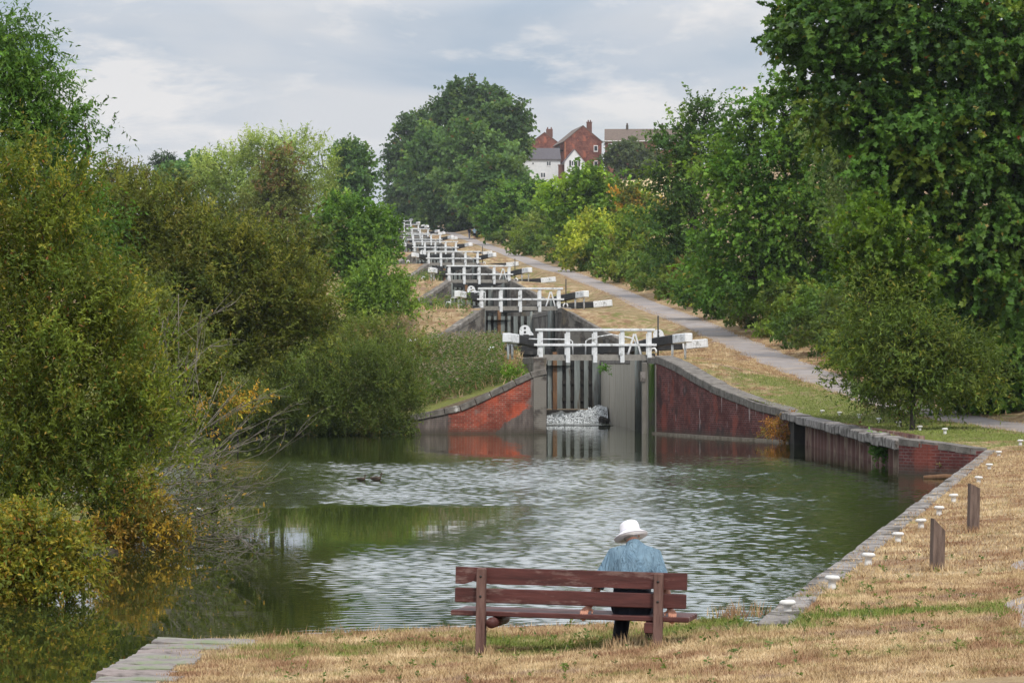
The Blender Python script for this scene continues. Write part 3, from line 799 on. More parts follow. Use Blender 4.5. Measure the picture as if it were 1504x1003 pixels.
g_ = [[fall(k / nx_, j / ny_) for k in range(nx_ + 1)] for j in range(ny_ + 1)]
for j in range(ny_):
    for k in range(nx_): mb.add([g_[j][k], g_[j][k + 1], g_[j + 1][k + 1], g_[j + 1][k]], [(0, 1, 2, 3)], [[(k / nx_ * 4.2, -j / ny_), ((k + 1) / nx_ * 4.2, -j / ny_), ((k + 1) / nx_ * 4.2, -(j + 1) / ny_), (k / nx_ * 4.2, -(j + 1) / ny_)]], smooth=True)
for k in range(nx_):      # the water running up to the lip
    a_, b_ = g_[0][k], g_[0][k + 1]; mb.add([(a_[0], 164, a_[2] + .02), (b_[0], 164, b_[2] + .02), b_, a_], [(0, 1, 2, 3)], [[(k / 14, 3), ((k + 1) / 14, 3), ((k + 1) / 14, 0), (k / 14, 0)]], smooth=True)
tag(mb.build('falling_water', m.m), kind='structure')
mb = MB()
for k in range(1500):      # flecks of spray, thickest at the right and along the foot
    u = min(1, rr.random() ** .7); w = rr.random(); top_ = .3 + .38 * float(sm(.5, .9, np.array(u)))
    zz = top_ * (1 - w ** 1.5) * rr.uniform(.75, 1.12) + abs(rr.gauss(0, .035)); r_ = rr.uniform(.012, .036)
    c_ = Vector((ax(160) - 2.1 + 4.1 * u + rr.gauss(0, .04), 160.8 - .5 * u - 1.7 * w - abs(rr.gauss(0, .15)), zz))
    mb.add([c_ + Vector(q) * r_ for q in ((1.3, 0, 0), (-1.3, 0, 0), (0, 1, 0), (0, -1, 0), (0, 0, 1), (0, 0, -1))], [(0, 2, 4), (2, 1, 4), (1, 3, 4), (3, 0, 4), (2, 0, 5), (1, 2, 5), (3, 1, 5), (0, 3, 5)], smooth=True)
tag(mb.build('spray', worn('spray_white', (.6, .62, .63), (.8, .82, .83), 6, .5, 0)), kind='stuff')
m = NT('foam'); uv = m.coord('Object', (2.2, .55, 1)); fo = m.noise(1.0, 6, uv, .7); fade = m.attr('fade')
m.base(m.mix(m.ramp(m.math('ADD', fo, m.math('MULTIPLY', fade, .3)), [(.62, 0.0), (.76, 1.0)]), (.022, .031, .009), (.7, .72, .73)), .12, .5); m.bump(fo, .6, .05)
vs, fs, fd = [], [], []
for j in range(13):
    for k in range(25):
        u, w = k / 24, j / 12; vs.append((ax(158) - 2.12 + 4.22 * u, 160.3 - 6.5 * w, .018 + .05 * (1 - w) * rr.random())); fd.append((1 - w) ** 1.3 * (.7 + .6 * u))
for j in range(12):
    for k in range(24): fs.append((j * 25 + k, j * 25 + k + 1, j * 25 + k + 26, j * 25 + k + 25))
me = bpy.data.meshes.new('foam'); me.from_pydata(vs, [], fs); me.polygons.foreach_set('use_smooth', [True] * len(fs))
at_ = me.attributes.new('fade', 'FLOAT', 'POINT'); at_.data.foreach_set('value', np.array(fd, np.float32))
tag(link('foam', me, m.m), kind='structure')
mb = MB(); mb.box((0, 0, 0), (.5, 1.0, .42), bev=.12, jit=.05); o = mb.build('stone_block', MAT['gate_dark']); o.location = (ax(158.6) + 1.8, 158.6, .12); o.rotation_euler = (0, 0, ROT)
tag(o, 'wet dark stone on the right beside the falling water inside the lowest lock', 'stone')

# mooring bollards
mb = MB(); mb.lathe([(.042, 0), (.034, .04), (.033, .085), (.064, .098), (.067, .115), (.05, .13), (.0, .133)], 16)
bol_me = mb.mesh('bollard'); bol_me.materials.append(worn('bollard_white', (.55, .53, .5), (.78, .77, .75), 9, .6, .3, .005, c3=(.35, .3, .25), t3=.64))
bol = [(1157, 903), (1222, 866), (1275, 831), (1319, 797), (1353, 776), (1379, 757), (1401, 738), (1437, 710), (1453, 690), (1467, 671), (1480, 657)]
first = None
def put_bollard(x, y, z, sc, lab, grp):
    o = bpy.data.objects.new('mooring_bollard', bol_me); COL.objects.link(o)
    o.location = (x, y, z - .01); o.scale = (sc, sc, sc * rj.uniform(.95, 1.08)); o.rotation_euler = (rj.uniform(-.05, .05), rj.uniform(-.05, .05), 0)
    tag(o, lab, 'bollard', grp)
CNT = ['nearest', 'second', 'third', 'fourth', 'fifth', 'sixth', 'seventh', 'eighth', 'ninth', 'tenth', 'farthest']
for k, (px, py) in enumerate(bol):
    y = 31.5
    for _ in range(40):          # where the sight line meets the quay
        x = (px - 752) * y / F; z = H(x, y); y += .5 * ((EYE - z) * F / max(1, py - HZ) - y)
    put_bollard(x, y, z, 1.15, '%s white mushroom bollard in the row along the right quay' % CNT[k] if k else 'white mushroom bollard at the near end of the right quay row', 'white bollards along the right quay')
for k, (px, y) in enumerate([(1208, 118), (1233, 115.5), (1262, 112), (1291, 108), (1320, 103), (1351, 98.5), (1388, 94)]):
    x = (px - 752) * y / F; put_bollard(x, y, H(x, y), 1.25, ['bollard in the grass above the dark recess of the piling', 'second bollard right of the dark piling recess', 'third white bollard from the left above the piling', 'middle bollard of the row above the sheet piling', 'bollard just left of the small bush above the piling', 'bollard under the small bush by the towpath', 'rightmost white bollard of the row above the piling'][k], 'white bollards above the sheet piling')

# the two leaning wooden posts on the quay
for px, py, hgt, lab in ((1376, 838, .56, 'nearer weathered wooden post with a sharply slanted top'), (1429, 781, .63, 'farther grey wooden post standing behind the first')):
    y = 37
    for _ in range(40):
        x = (px - 752) * y / F; z = H(x, y); y += .5 * ((EYE - z) * F / (py - HZ) - y)
    mb = MB(); w = .064; d = .07
    a = .13 if px < 1400 else .06
    mb.add([(-w, -d, -.1), (w, -d, -.1), (w, d, -.1), (-w, d, -.1), (-w, -d, hgt), (w, -d, hgt - a), (w, d, hgt - a), (-w, d, hgt)], [(0, 3, 2, 1), (4, 5, 6, 7), (0, 1, 5, 4), (1, 2, 6, 5), (2, 3, 7, 6), (3, 0, 4, 7)])
    o = mb.build('wooden_post', worn('post_wood', (.07, .047, .038), (.19, .135, .11), 6, .9, .5, .01, stretch=(4, 4, .6))); o.location = (x, y, z); o.rotation_euler = (0, R(1.5), .15)
    tag(o, lab, 'post', 'slant topped wooden posts')

# broken slabs along the near left edge
sl = worn('slab', (.13, .115, .105), (.34, .3, .28), 3, .92, .7, .03, c3=(.19, .22, .13), t3=.57)
sl2 = worn('slab_pink', (.17, .135, .125), (.34, .285, .265), 3, .92, .7, .03, c3=(.12, .1, .09), t3=.6)
SLN = ['pale slab at the far tip of the near stone edge', 'greenish slab second from the tip of the stone edge', 'pinkish slab third from the tip of the stone edge', 'narrow grey slab fourth from the tip of the stone edge', 'mossy slab fifth from the tip of the stone edge', 'long flat slab in the middle of the near stone edge',
       'worn pink slab just below the middle of the stone edge', 'slab with split corner fifth from the picture bottom', 'grey slab fourth from the picture bottom on the stone edge', 'pinkish slab third from the picture bottom on the stone edge', 'grey slab second from the picture bottom on the stone edge', 'worn slab at the bottom of the picture on the stone edge']
for k, lab in enumerate(SLN):
    y = 31.8 - .5 * k; x = float(np.interp(y, [26, 27, 29.6, 32.0], [-3.42, -3.38, -3.32, -3.22]))
    mb = MB(); wd = .62 + .07 * math.sin(k * 2.1) + (.3 if k == 0 else .12 if k == 1 else 0)
    bm = bmesh.new(); bmesh.ops.create_grid(bm, x_segments=8, y_segments=5, size=.5)
    for p in bm.verts:
        e = max(abs(p.co.x), abs(p.co.y)) > .49
        p.co = Vector((p.co.x * wd + rj.uniform(-.012, .012), p.co.y * .465 + rj.uniform(-.008, .008), .005 * math.sin(p.co.x * 9 + k) + rj.uniform(-.005, .005) - (.012 if e else 0)))
    g2 = bmesh.ops.extrude_face_region(bm, geom=bm.faces[:])
    for p in [q for q in g2['geom'] if isinstance(q, bmesh.types.BMVert)]: p.co.z -= .2
    bmesh.ops.recalc_face_normals(bm, faces=bm.faces[:])
    bm.verts.index_update(); mb.add([p.co.copy() for p in bm.verts], [[p.index for p in f.verts] for f in bm.faces]); bm.free()
    o = mb.build('coping_stone', sl2 if k in (2, 6, 9) else sl); o.location = (x + wd / 2 - .06 + rj.uniform(-.03, .03), y, H(x + .3, y) + .035 + rj.uniform(-.012, .015)); o.rotation_euler = (rj.uniform(-.02, .02), rj.uniform(-.02, .03), -.02 + rj.uniform(-.03, .03))
    tag(o, lab, 'stone slab', 'broken slabs along the near bank')

# floating log by the corner and pale debris under the left willow
mb = MB(); mb.tube([(-.55, 0, .0), (0, .05, .03), (.6, 0, .0)], [.06, .07, .05], 8); o = mb.build('log', MAT['rust_wood']); o.location = W(1390, 703, 84.2); o.location.z = .02
tag(o, 'thin floating log below the dark brick corner wall', 'log')
mb = MB(); mb.tube([(-.3, 0, 0), (.3, .05, 0)], [.05, .04], 8); o = mb.build('log', MAT['rust_wood']); o.location = W(1350, 694, 88); o.location.z = .02
tag(o, 'short stub of log in the water left of the longer one', 'log')
# ------------------------------------------------------------------ foliage
def unit(a): return a / np.maximum(1e-9, np.linalg.norm(a, axis=-1, keepdims=True))
MAPLE = [(0, 0), (.10, .16), (.02, .46), (.30, .36), (.46, .60), (.58, .24), (1, 0)]
def leaf_shape(kind):
    if kind == 'maple':
        l = MAPLE; r = [(a, -b) for a, b in MAPLE[1:-1]][::-1]
        return np.array(l + r, np.float32)
    if kind == 'oval': return np.array([(0, 0), (.35, .5), (.75, .38), (1, 0), (.7, -.4), (.3, -.5)], np.float32)
    return np.array([(0, 0), (.45, .5), (1, 0), (.45, -.5)], np.float32)

def leaves(name, P, A, N, length, width, cols, shape, mat, parent, loc, fold=.25):
    """leaf blades at points P along axes A with face normals N"""
    n = len(P)
    A = unit(A); B = unit(np.cross(N, A)); N = np.cross(A, B)
    S = leaf_shape(shape); k = len(S)
    V = P[:, None, :] + A[:, None, :] * (S[None, :, 0:1] * length[:, None, None]) + B[:, None, :] * (S[None, :, 1:2] * width[:, None, None]) \
        + N[:, None, :] * (np.abs(S[None, :, 1:2]) * width[:, None, None] * fold - (S[None, :, 0:1] ** 2) * length[:, None, None] * .15)
    V -= np.array(loc)[None, None, :]
    me = fast_mesh(name, V, k, cols)
    return link(name, me, mat, parent)

def lobes_of(spec, Y, flat=.9, grow=0.0):
    out = []
    for l in spec:
        px, py, rx, ry = l[:4]; y = Y + (l[4] if len(l) > 4 else 0); s = F / y
        c = W(px, py, y); g = lambda r: max(r / s - grow, .4 * r / s)
        out.append((np.array(c), np.array((g(rx), g(rx) * flat, g(ry)))))
    return out

def crown_points(L, n, rs, shell=(.72, 1.03), core=.25, lump=None):
    lump = lump or BUMP
    """clump centres over and in a set of ellipsoids, with outward directions"""
    area = np.array([(r[0] * r[1] * r[2]) ** (2 / 3) for c, r in L]); cnt = np.maximum(2, (n * area / area.sum()).astype(int))
    C, O, D = [], [], []
    for (c, r), m in zip(L, cnt):
        m2 = int(m * 1.9)
        d = unit(rs.normal(size=(m2, 3))); f = rs.uniform(shell[0], shell[1], (m2, 1))
        inner = rs.random(m2) < core; f[inner] = rs.uniform(.25, .75, (inner.sum(), 1))
        w0 = 2 * math.pi / (.55 * float(np.mean(r)) + .25)
        q = c + d * r
        nz = sum(np.sin(q @ (unit(rs.normal(size=3)) * w0 * k) + rs.uniform(0, 6.28)) for k in (.6, .8, 1.0, 1.3, 1.7))[:, None] / 2.2
        f = f * (1 + lump * nz)
        p = c + d * r * f
        bad = (nz[:, 0] < -.12 / lump) & ~inner
        for c2, r2 in L:
            if c2 is c: continue
            bad |= (((p - c2) / r2) ** 2).sum(1) < .42
        ok = ~bad; p = p[ok][:m]; d2 = unit(d / r)[ok][:m]
        C.append(p); O.append(d2); D.append(f[ok][:m, 0])
    return np.concatenate(C), np.concatenate(O), np.concatenate(D)

def palette_pick(pal, n, rs):
    w = np.array([p[3] if len(p) > 3 else 1 for p in pal], float); w /= w.sum()
    return np.array([p[:3] for p in pal])[rs.choice(len(pal), n, p=w)]

def crown(name, parent, loc, L, rs, clumps, twigs, per, twig_len, leaf, pal, clump_r=None, wo=.7, wu=.35, wr=.6, droop=.15, nu=.7, no=.4, nr=.6, shape='quad', mat='leaf', core=.25,
          shell=(.72, 1.03), odd=None, lvar=.35, cvar=.38, lump=None):
    C, O, D = crown_points(L, clumps, rs, shell, core, lump)
    m = len(C)
    if clump_r is None: clump_r = twig_len * .8
    cc = palette_pick(pal, m, rs) * rs.uniform(1 - cvar, 1 + cvar, (m, 1))
    T = m * twigs
    ci = np.repeat(np.arange(m), twigs)
    to = C[ci] + unit(rs.normal(size=(T, 3))) * (clump_r * rs.random((T, 1)) ** .5) * np.array([1, 1, .7])
    td = unit(O[ci] * wo + np.array([0, 0, 1.0]) * wu + rs.normal(size=(T, 3)) * wr)
    tl = twig_len * rs.uniform(.5, 1.2, T)
    n = T * per
    ti = np.repeat(np.arange(T), per)
    f = (np.tile(np.arange(per), T) + rs.uniform(0, .9, n)) / per
    d = td[ti]; 
    P = to[ti] + d * (tl[ti] * f)[:, None] - np.array([0, 0, 1.0]) * (droop * tl[ti] * f ** 2)[:, None]
    side = rs.normal(size=(n, 3))
    A = d * .55 + side * .55 - np.array([0, 0, .35 * droop * 3])
    N = np.array([0, 0, 1.0]) * nu + O[ci[ti]] * no + rs.normal(size=(n, 3)) * nr
    ln = leaf[0] * rs.uniform(1 - lvar, 1 + lvar, n); wd = ln * leaf[1]
    col = cc[ci[ti]] * rs.uniform(.78, 1.22, (n, 1))
    if odd:
        for frac, c in odd:
            k = rs.random(n) < frac; col[k] = np.array(c) * rs.uniform(.7, 1.25, (k.sum(), 1))
    o = leaves(name, P, A, N, ln, wd, np.clip(col, 0, 1), shape, MAT[mat], parent, loc)
    return C, to, td, tl

def limbs(name, parent, loc, segs, mat='bark', n=6):
    mb = MB(); lo = Vector(loc)
    for pts, rad in segs:
        mb.tube([Vector(p) - lo for p in pts], rad, n)
    return mb.build(name, MAT[mat], parent)

def curved(a, b, rs, sag=.12, n=5):
    a = np.array(a, float); b = np.array(b, float); L = np.linalg.norm(b - a); off = rs.normal(size=3) * L * sag
    return [tuple(a + (b - a) * t + off * math.sin(math.pi * t)) for t in np.linspace(0, 1, n)]

COUNT = [0]
BUMP = .15               # how deeply boughs and hollows alternate
LSC, PSC = .82, 1.6        # overall leaf size and lightness
def tree(name, label, cat, spec, Y, base_px, leaf, pal, clumps=120, twigs=8, per=10, twig_len=.8, seed=None, group=None, trunk_r=.22, base_Y=None, trunk=True, flat=.9, limb=True, **kw):
    COUNT[0] += 1
    rs = np.random.default_rng(seed or 100 + COUNT[0])
    L = lobes_of(spec, Y, flat, .28 * twig_len)
    leaf = (leaf[0] * LSC, leaf[1])
    pal = [tuple(min(.6, v * PSC * t_) for v, t_ in zip(p[:3], (1.1, 1.0, .72))) + tuple(p[3:]) for p in pal]
    by = base_Y or Y; bx = (base_px - 752) / (F / by); 
    if abs(bx - pathx(by)) < 1.9: bx = pathx(by) + 2.3      # nothing is rooted in the path
    bz = H(bx, by) - .1
    loc = (bx, by, bz)
    t = empty(name, loc, 0, label, cat, group)
    C, to, td, tl = crown('crown' if cat == 'tree' else 'foliage', t, loc, L, rs, clumps, twigs, per, twig_len, leaf, pal, **kw)
    if trunk:
        cs = np.array([c for c, r in L]); mid = cs.mean(0); low = cs[:, 2].min()
        fork = np.array([bx + (mid[0] - bx) * .35, by + (mid[1] - by) * .35, max(bz + 1.0, min(low, bz + (mid[2] - bz) * .55))])
        tp = curved((bx, by, bz - .3), fork, rs, .03, 5)
        limbs('trunk', t, loc, [(tp, list(np.linspace(trunk_r, trunk_r * .7, 5)))], n=8)
        sg = []
        if limb:
            for c, r in L:
                sg.append((curved(fork, c, rs, .1, 6), list(np.linspace(trunk_r * .5, trunk_r * .14, 6))))
            near = np.linalg.norm(C[:, None, :] - cs[None], axis=2).argmin(1)
            for k in rs.choice(len(C), min(len(C), 70), replace=False):
                sg.append((curved(cs[near[k]], C[k], rs, .12, 4), list(np.linspace(trunk_r * .16, trunk_r * .05, 4))))
            limbs('limbs', t, loc, sg, n=5)
    return t

# natural leaf colours
SYC = [(.027, .07, .016, 3), (.044, .104, .023, 4), (.07, .14, .03, 2.2), (.1, .155, .03, .8)]
GREEN = [(.04, .10, .02, 3), (.06, .135, .027, 4), (.085, .165, .034, 2)]
DKGREEN = [(.03, .07, .025, 3), (.045, .09, .03, 3), (.06, .11, .032, 1)]
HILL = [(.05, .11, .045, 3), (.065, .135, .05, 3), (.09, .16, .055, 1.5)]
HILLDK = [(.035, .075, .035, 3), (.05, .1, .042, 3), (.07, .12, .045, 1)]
YGREEN = [(.14, .22, .035, 3), (.19, .26, .045, 3), (.24, .27, .05, 1.5), (.09, .16, .03, 2)]
YELLOW = [(.21, .28, .05, 3), (.27, .32, .06, 2), (.13, .2, .035, 2)]
OLIVE = [(.068, .092, .022, 3), (.09, .112, .026, 3), (.115, .125, .03, 2), (.045, .07, .018, 2)]
WILLOW = [(.08, .115, .024, 3), (.105, .14, .028, 3), (.15, .165, .034, 2), (.055, .09, .02, 3)]
PALE = [(.15, .22, .085, 3), (.2, .27, .11, 3), (.11, .18, .06, 2)]
LIME = [(.09, .165, .034, 3), (.12, .2, .042, 2), (.07, .135, .03, 2)]
SCRUB = [(.055, .085, .024, 3), (.075, .115, .03, 3), (.1, .135, .036, 1.5)]
AUT = [(.42, .22, .04, 3), (.5, .32, .06, 2), (.3, .15, .04, 1)]

# ---- right bank, near to far
tree('sycamore_tree', 'big dark sycamore with broad lobed leaves filling the upper right corner', 'tree',
     [(1195, 50, 72, 60), (1250, 20, 110, 80), (1370, 30, 130, 110), (1490, 60, 130, 120), (1265, 135, 105, 75), (1400, 180, 140, 110), (1340, 250, 95, 90), (1490, 260, 120, 120), (1420, 350, 105, 95), (1500, 400, 110, 110)],
     104, 1625, (.195, 1.0), SYC, clumps=560, twigs=10, per=22, twig_len=1.0, trunk_r=.3, shape='maple', mat='leaf_gloss', lump=.19, nu=.9, no=.6, nr=.45, droop=.25, odd=[(.015, (.3, .24, .05)), (.0006, (.35, .06, .02))], core=.4, base_Y=107, clump_r=.75)
tree('sycamore_tree', 'low dark sycamore boughs drooping over the towpath at the right edge', 'tree',
     [(1440, 470, 90, 70), (1400, 540, 70, 60), (1500, 500, 80, 90), (1480, 580, 80, 45), (1560, 540, 80, 80), (1375, 480, 60, 60)],
     112, 1650, (.19, 1.0), SYC, clumps=300, twigs=10, per=20, twig_len=.9, trunk_r=.35, shape='maple', mat='leaf_gloss', nu=.9, no=.6, nr=.45, droop=.4, odd=[(.015, (.26, .2, .03))], core=.4, base_Y=114, clump_r=.7)
tree('maple_tree', 'bright yellow green maple bough glowing among darker trees on the right', 'tree',
     [(1290, 335, 52, 46), (1325, 385, 50, 45), (1265, 385, 40, 38), (1320, 430, 50, 35)], 100, 1420, (.17, .9), [(.055, .11, .016, 3), (.08, .14, .022, 2), (.04, .085, .014, 2)], clumps=95, twigs=8, per=12, twig_len=.7, trunk_r=.12, shape='maple', base_Y=102, odd=[(.02, (.3, .26, .05))], trunk=False)
tree('willow_tree', 'soft fine leaved sallow hanging beside the towpath below the bright maple', 'tree',
     [(1275, 445, 48, 48), (1300, 500, 72, 50), (1290, 550, 66, 42), (1345, 560, 60, 45), (1335, 500, 60, 60), (1390, 520, 50, 46), (1400, 570, 46, 32), (1440, 545, 50, 40)], 99, 1338, (.17, .3), [(.08, .125, .03, 3), (.115, .16, .038, 2), (.055, .095, .024, 3)], clumps=290, twigs=10, per=12, twig_len=.75, trunk_r=.09, wu=.5, core=.4, odd=[(.03, (.3, .27, .05))])
tree('shrub', 'small bare stemmed shrub on the grass at the foot of the sallow', 'shrub',
     [(1300, 585, 34, 20), (1335, 595, 26, 18), (1275, 582, 18, 12)], 103, 1325, (.13, .5), [(.05, .06, .03, 2), (.09, .05, .03, 1), (.05, .08, .03, 2)], clumps=55, twigs=5, per=7, twig_len=.45, trunk_r=.04, base_Y=103)
tree('maple_tree', 'tall mid green field maple with sunlit layers left of the big sycamore', 'tree',
     [(1150, 170, 80, 50), (1110, 225, 80, 65), (1205, 250, 100, 80), (1085, 310, 70, 75), (1165, 330, 95, 75), (1235, 330, 70, 80), (1110, 400, 75, 60), (1190, 420, 85, 55), (1060, 400, 50, 40), (1240, 420, 50, 50)],
     176, 1215, (.25, .8), [(.045, .11, .022, 3), (.07, .15, .028, 4), (.1, .185, .036, 2)], clumps=480, twigs=9, per=13, twig_len=1.1, trunk_r=.35, nu=1.0, no=.3, wu=.15, base_Y=178, droop=.25, core=.3, odd=[(.012, (.25, .22, .04))])
tree('hazel_bush', 'dark green hazel thicket along the path below the field maple', 'bush',
     [(1080, 440, 50, 32), (1130, 458, 60, 34), (1185, 474, 55, 38), (1225, 460, 55, 60), (1235, 510, 45, 26), (1040, 428, 40, 24), (1015, 424, 34, 18), (1090, 462, 40, 14), (1150, 486, 45, 14), (1200, 508, 40, 14)], 196, 1190, (.22, .8), [(.05, .11, .024, 3), (.07, .14, .03, 2), (.032, .075, .02, 3)], clumps=330, twigs=9, per=11, twig_len=.7, trunk=False, base_Y=198, core=.4, odd=[(.02, (.24, .22, .05))])
tree('alder_tree', 'silvery grey green tree squeezed between the field maple and the big sycamore', 'tree',
     [(1230, 200, 55, 50), (1270, 260, 45, 50), (1255, 320, 45, 45)], 150, 1300, (.22, .5), [(.075, .12, .055, 3), (.1, .15, .07, 2), (.05, .09, .035, 2)], clumps=110, twigs=8, per=11, twig_len=.9, trunk_r=.2, base_Y=152)
tree('ash_tree', 'upright green ash with ragged top standing left of the field maple', 'tree',
     [(1035, 175, 34, 34), (1000, 210, 40, 42), (1045, 240, 50, 55), (985, 270, 42, 50), (1020, 320, 55, 55), (975, 350, 38, 40), (1015, 395, 55, 40)],
     228, 1030, (.29, .6), [(.032, .075, .024, 3), (.05, .105, .028, 3), (.08, .14, .034, 1.5)], clumps=300, twigs=8, per=11, twig_len=1.15, trunk_r=.3, base_Y=231, nu=.9, core=.3)
tree('hedge_bush', 'green and yellowish hedge bushes by the path left of the ash', 'bush',
     [(950, 350, 42, 45), (915, 380, 45, 24), (965, 392, 45, 24), (1000, 410, 40, 22), (935, 330, 30, 30), (900, 400, 40, 8), (950, 416, 45, 9), (990, 430, 30, 9)], 264, 965, (.27, .7), [(.1, .17, .034, 3), (.16, .22, .042, 2), (.06, .12, .028, 2), (.22, .24, .05, .6)], clumps=190, twigs=8, per=10, twig_len=.9, trunk=False, base_Y=266, core=.35)
tree('sycamore_tree', 'rounded light green sycamore with bright top in front of the brick houses', 'tree',
     [(865, 268, 38, 24), (835, 304, 42, 38), (895, 300, 42, 36), (865, 330, 45, 38), (920, 300, 26, 30)], 335, 880, (.42, .8), [(.1, .19, .03, 3), (.14, .23, .036, 3), (.06, .13, .026, 2.5)], clumps=210, twigs=8, per=11, twig_len=1.3, trunk_r=.3, base_Y=338, nu=1.0, no=.35, droop=.2)
tree('elder_bush', 'bright yellow green bush in the hedge below the light sycamore', 'bush',
     [(872, 348, 40, 32), (848, 370, 32, 22), (905, 365, 38, 30), (885, 388, 34, 12), (928, 340, 26, 24)], 302, 880, (.31, .7), YELLOW, clumps=200, twigs=8, per=10, twig_len=.95, trunk=False, base_Y=304)
tree('elder_bush', 'pale green bush in the hedge between the dark tree and the yellow bush', 'bush',
     [(795, 335, 34, 30), (772, 352, 26, 20), (818, 358, 28, 22), (795, 368, 32, 10)], 385, 810, (.36, .7), [(.12, .18, .045, 3), (.16, .22, .055, 2), (.08, .13, .035, 2)], clumps=110, twigs=8, per=10, twig_len=1.1, trunk=False, base_Y=388)
tree('maple_tree', 'broad green tree on the hill path above three walkers', 'tree',
     [(770, 300, 46, 32), (735, 315, 28, 34), (810, 298, 28, 24), (760, 322, 36, 24), (728, 328, 16, 16)], 462, 760, (.55, .75), GREEN, clumps=190, twigs=8, per=10, twig_len=1.7, trunk_r=.3, base_Y=465, nu=.95)
tree('hawthorn_bush', 'orange tinted bush beside the straw field under the right house', 'bush',
     [(940, 292, 24, 16), (925, 312, 24, 20), (960, 310, 22, 18), (915, 285, 14, 14)], 330, 945, (.3, .7), [(.25, .22, .05, 2), (.14, .16, .035, 2), (.3, .2, .05, 1), (.08, .12, .03, 2)], clumps=90, twigs=7, per=10, twig_len=.9, trunk_r=.1, base_Y=332)
# low growth all along the back edge of the towpath
UN = ['first', 'second', 'third', 'fourth', 'fifth', 'sixth', 'seventh', 'eighth', 'ninth', 'tenth', 'eleventh', 'twelfth', 'thirteenth', 'fourteenth', 'fifteenth', 'sixteenth', 'seventeenth', 'eighteenth', 'nineteenth', 'twentieth', 'twenty first', 'twenty second', 'twenty third']
for k, Y in enumerate([118, 125, 132, 139, 146, 154, 163, 173, 184, 196, 210, 226, 244, 262, 280, 300, 325, 350, 380, 415, 450, 490, 530]):
    rad = 1.55 + .0035 * (Y - 118); x = pathx(Y) + 1.25 + rad * .8; s = F / Y; px = 752 + x * s; py = HZ - (H(x, Y) + .85 - EYE) * s; r = rad * s
    pal = [[(.05, .1, .024, 3), (.075, .13, .03, 2), (.12, .13, .04, .7)], [(.08, .13, .03, 3), (.12, .16, .036, 2), (.05, .09, .024, 2)], [(.06, .1, .03, 3), (.13, .12, .045, 1), (.09, .13, .035, 2)]][k % 3]
    tree('undergrowth_bush', '%s low bush behind the towpath, counted uphill from the sallow' % UN[k], 'bush', [(px, py, r, 1.25 * s), (px + .9 * s, py - .9 * s, r * .8, 1.2 * s)], Y, px, (.17 + .0005 * Y, .6), pal, clumps=80, twigs=8, per=10, twig_len=.45, trunk=False, flat=1.9, group='low bushes along the back of the towpath', core=.35)
# hilltop wood
HT = [('tall dark beech at the peak of the hilltop wood', [(690, 150, 40, 34), (655, 172, 34, 30), (705, 180, 50, 34), (720, 150, 24, 20)], 650, HILLDK),
      ('dark rounded beech on the right shoulder of the hilltop wood', [(745, 185, 34, 38), (753, 205, 24, 30), (728, 222, 34, 40)], 600, HILLDK),
      ('ragged dark ash at the left edge of the hilltop wood', [(600, 215, 30, 34), (590, 260, 28, 44), (620, 190, 28, 26), (605, 295, 30, 30)], 700, HILLDK),
      ('mid green lime tree in the middle left of the hilltop wood', [(645, 215, 40, 36), (625, 250, 34, 44), (660, 260, 36, 44)], 640, HILL),
      ('pale green lime tree in the middle of the hilltop wood', [(690, 215, 42, 36), (720, 250, 46, 40), (690, 265, 40, 40)], 580, [(.07, .14, .055, 3), (.09, .17, .065, 3), (.05, .1, .04, 2)]),
      ('round green tree low on the right of the hilltop wood', [(728, 264, 38, 32), (715, 288, 38, 32), (752, 268, 16, 18)], 520, HILL),
      ('dense green tree low at the front of the hilltop wood', [(670, 295, 40, 34), (700, 306, 32, 24), (640, 292, 30, 30), (690, 285, 34, 30), (665, 320, 34, 16), (695, 328, 28, 13), (635, 315, 24, 14)], 612, HILLDK),
      ('dark low tree behind the top locks of the flight', [(598, 300, 26, 26), (625, 310, 26, 24), (650, 314, 22, 12)], 720, HILLDK)]
for lab, sp, Y, pal in HT:
    s = F / Y
    tree('beech_tree' if 'beech' in lab else 'hill_tree', lab, 'tree', sp, Y, int(np.mean([l[0] for l in sp])), (.8, .75), pal, clumps=210, twigs=8, per=9, twig_len=1.9, trunk_r=.5, nu=.8, group='trees of the hilltop wood', odd=[(.01, (.2, .14, .05))], droop=.25)
tree('bush', 'big dark bush in front of the right hand brick house', 'bush', [(925, 232, 34, 26), (905, 245, 20, 20), (950, 240, 28, 24)], 620, 925, (.7, .7), [(.045, .07, .04, 3), (.06, .09, .045, 2)], clumps=90, twigs=8, per=9, twig_len=1.5, trunk_r=.3)

# ---- left bank, near to far
tree('sallow_bush', 'yellow tinged low bush overhanging the water at the lower left corner', 'bush',
     [(35, 790, 80, 50), (60, 845, 80, 45), (0, 850, 70, 50), (110, 810, 40, 40), (20, 890, 60, 20)], 41, 10, (.075, .42), [(.15, .16, .03, 3), (.21, .2, .035, 2), (.09, .12, .024, 3)], clumps=260, twigs=8, per=13, twig_len=.3, trunk_r=.05, odd=[(.10, (.5, .33, .05)), (.02, (.4, .16, .04))], core=.4, base_Y=41, wu=.2)
tree('sallow_bush', 'large yellow green sallow with upright shoots filling the left edge', 'bush',
     [(-30, 330, 130, 120), (60, 330, 90, 105), (110, 430, 90, 85), (30, 480, 150, 110), (150, 500, 75, 85), (60, 590, 160, 95), (190, 585, 80, 80), (220, 640, 70, 60), (20, 700, 130, 90), (140, 700, 100, 75)],
     47, 30, (.085, .34), WILLOW, clumps=820, twigs=9, per=16, twig_len=.5, trunk_r=.12, wu=.85, wo=.45, wr=.45, lump=.22, cvar=.5, odd=[(.03, (.42, .3, .06)), (.008, (.36, .15, .05))], core=.38, droop=.05, base_Y=48, nu=.4, nr=.8)
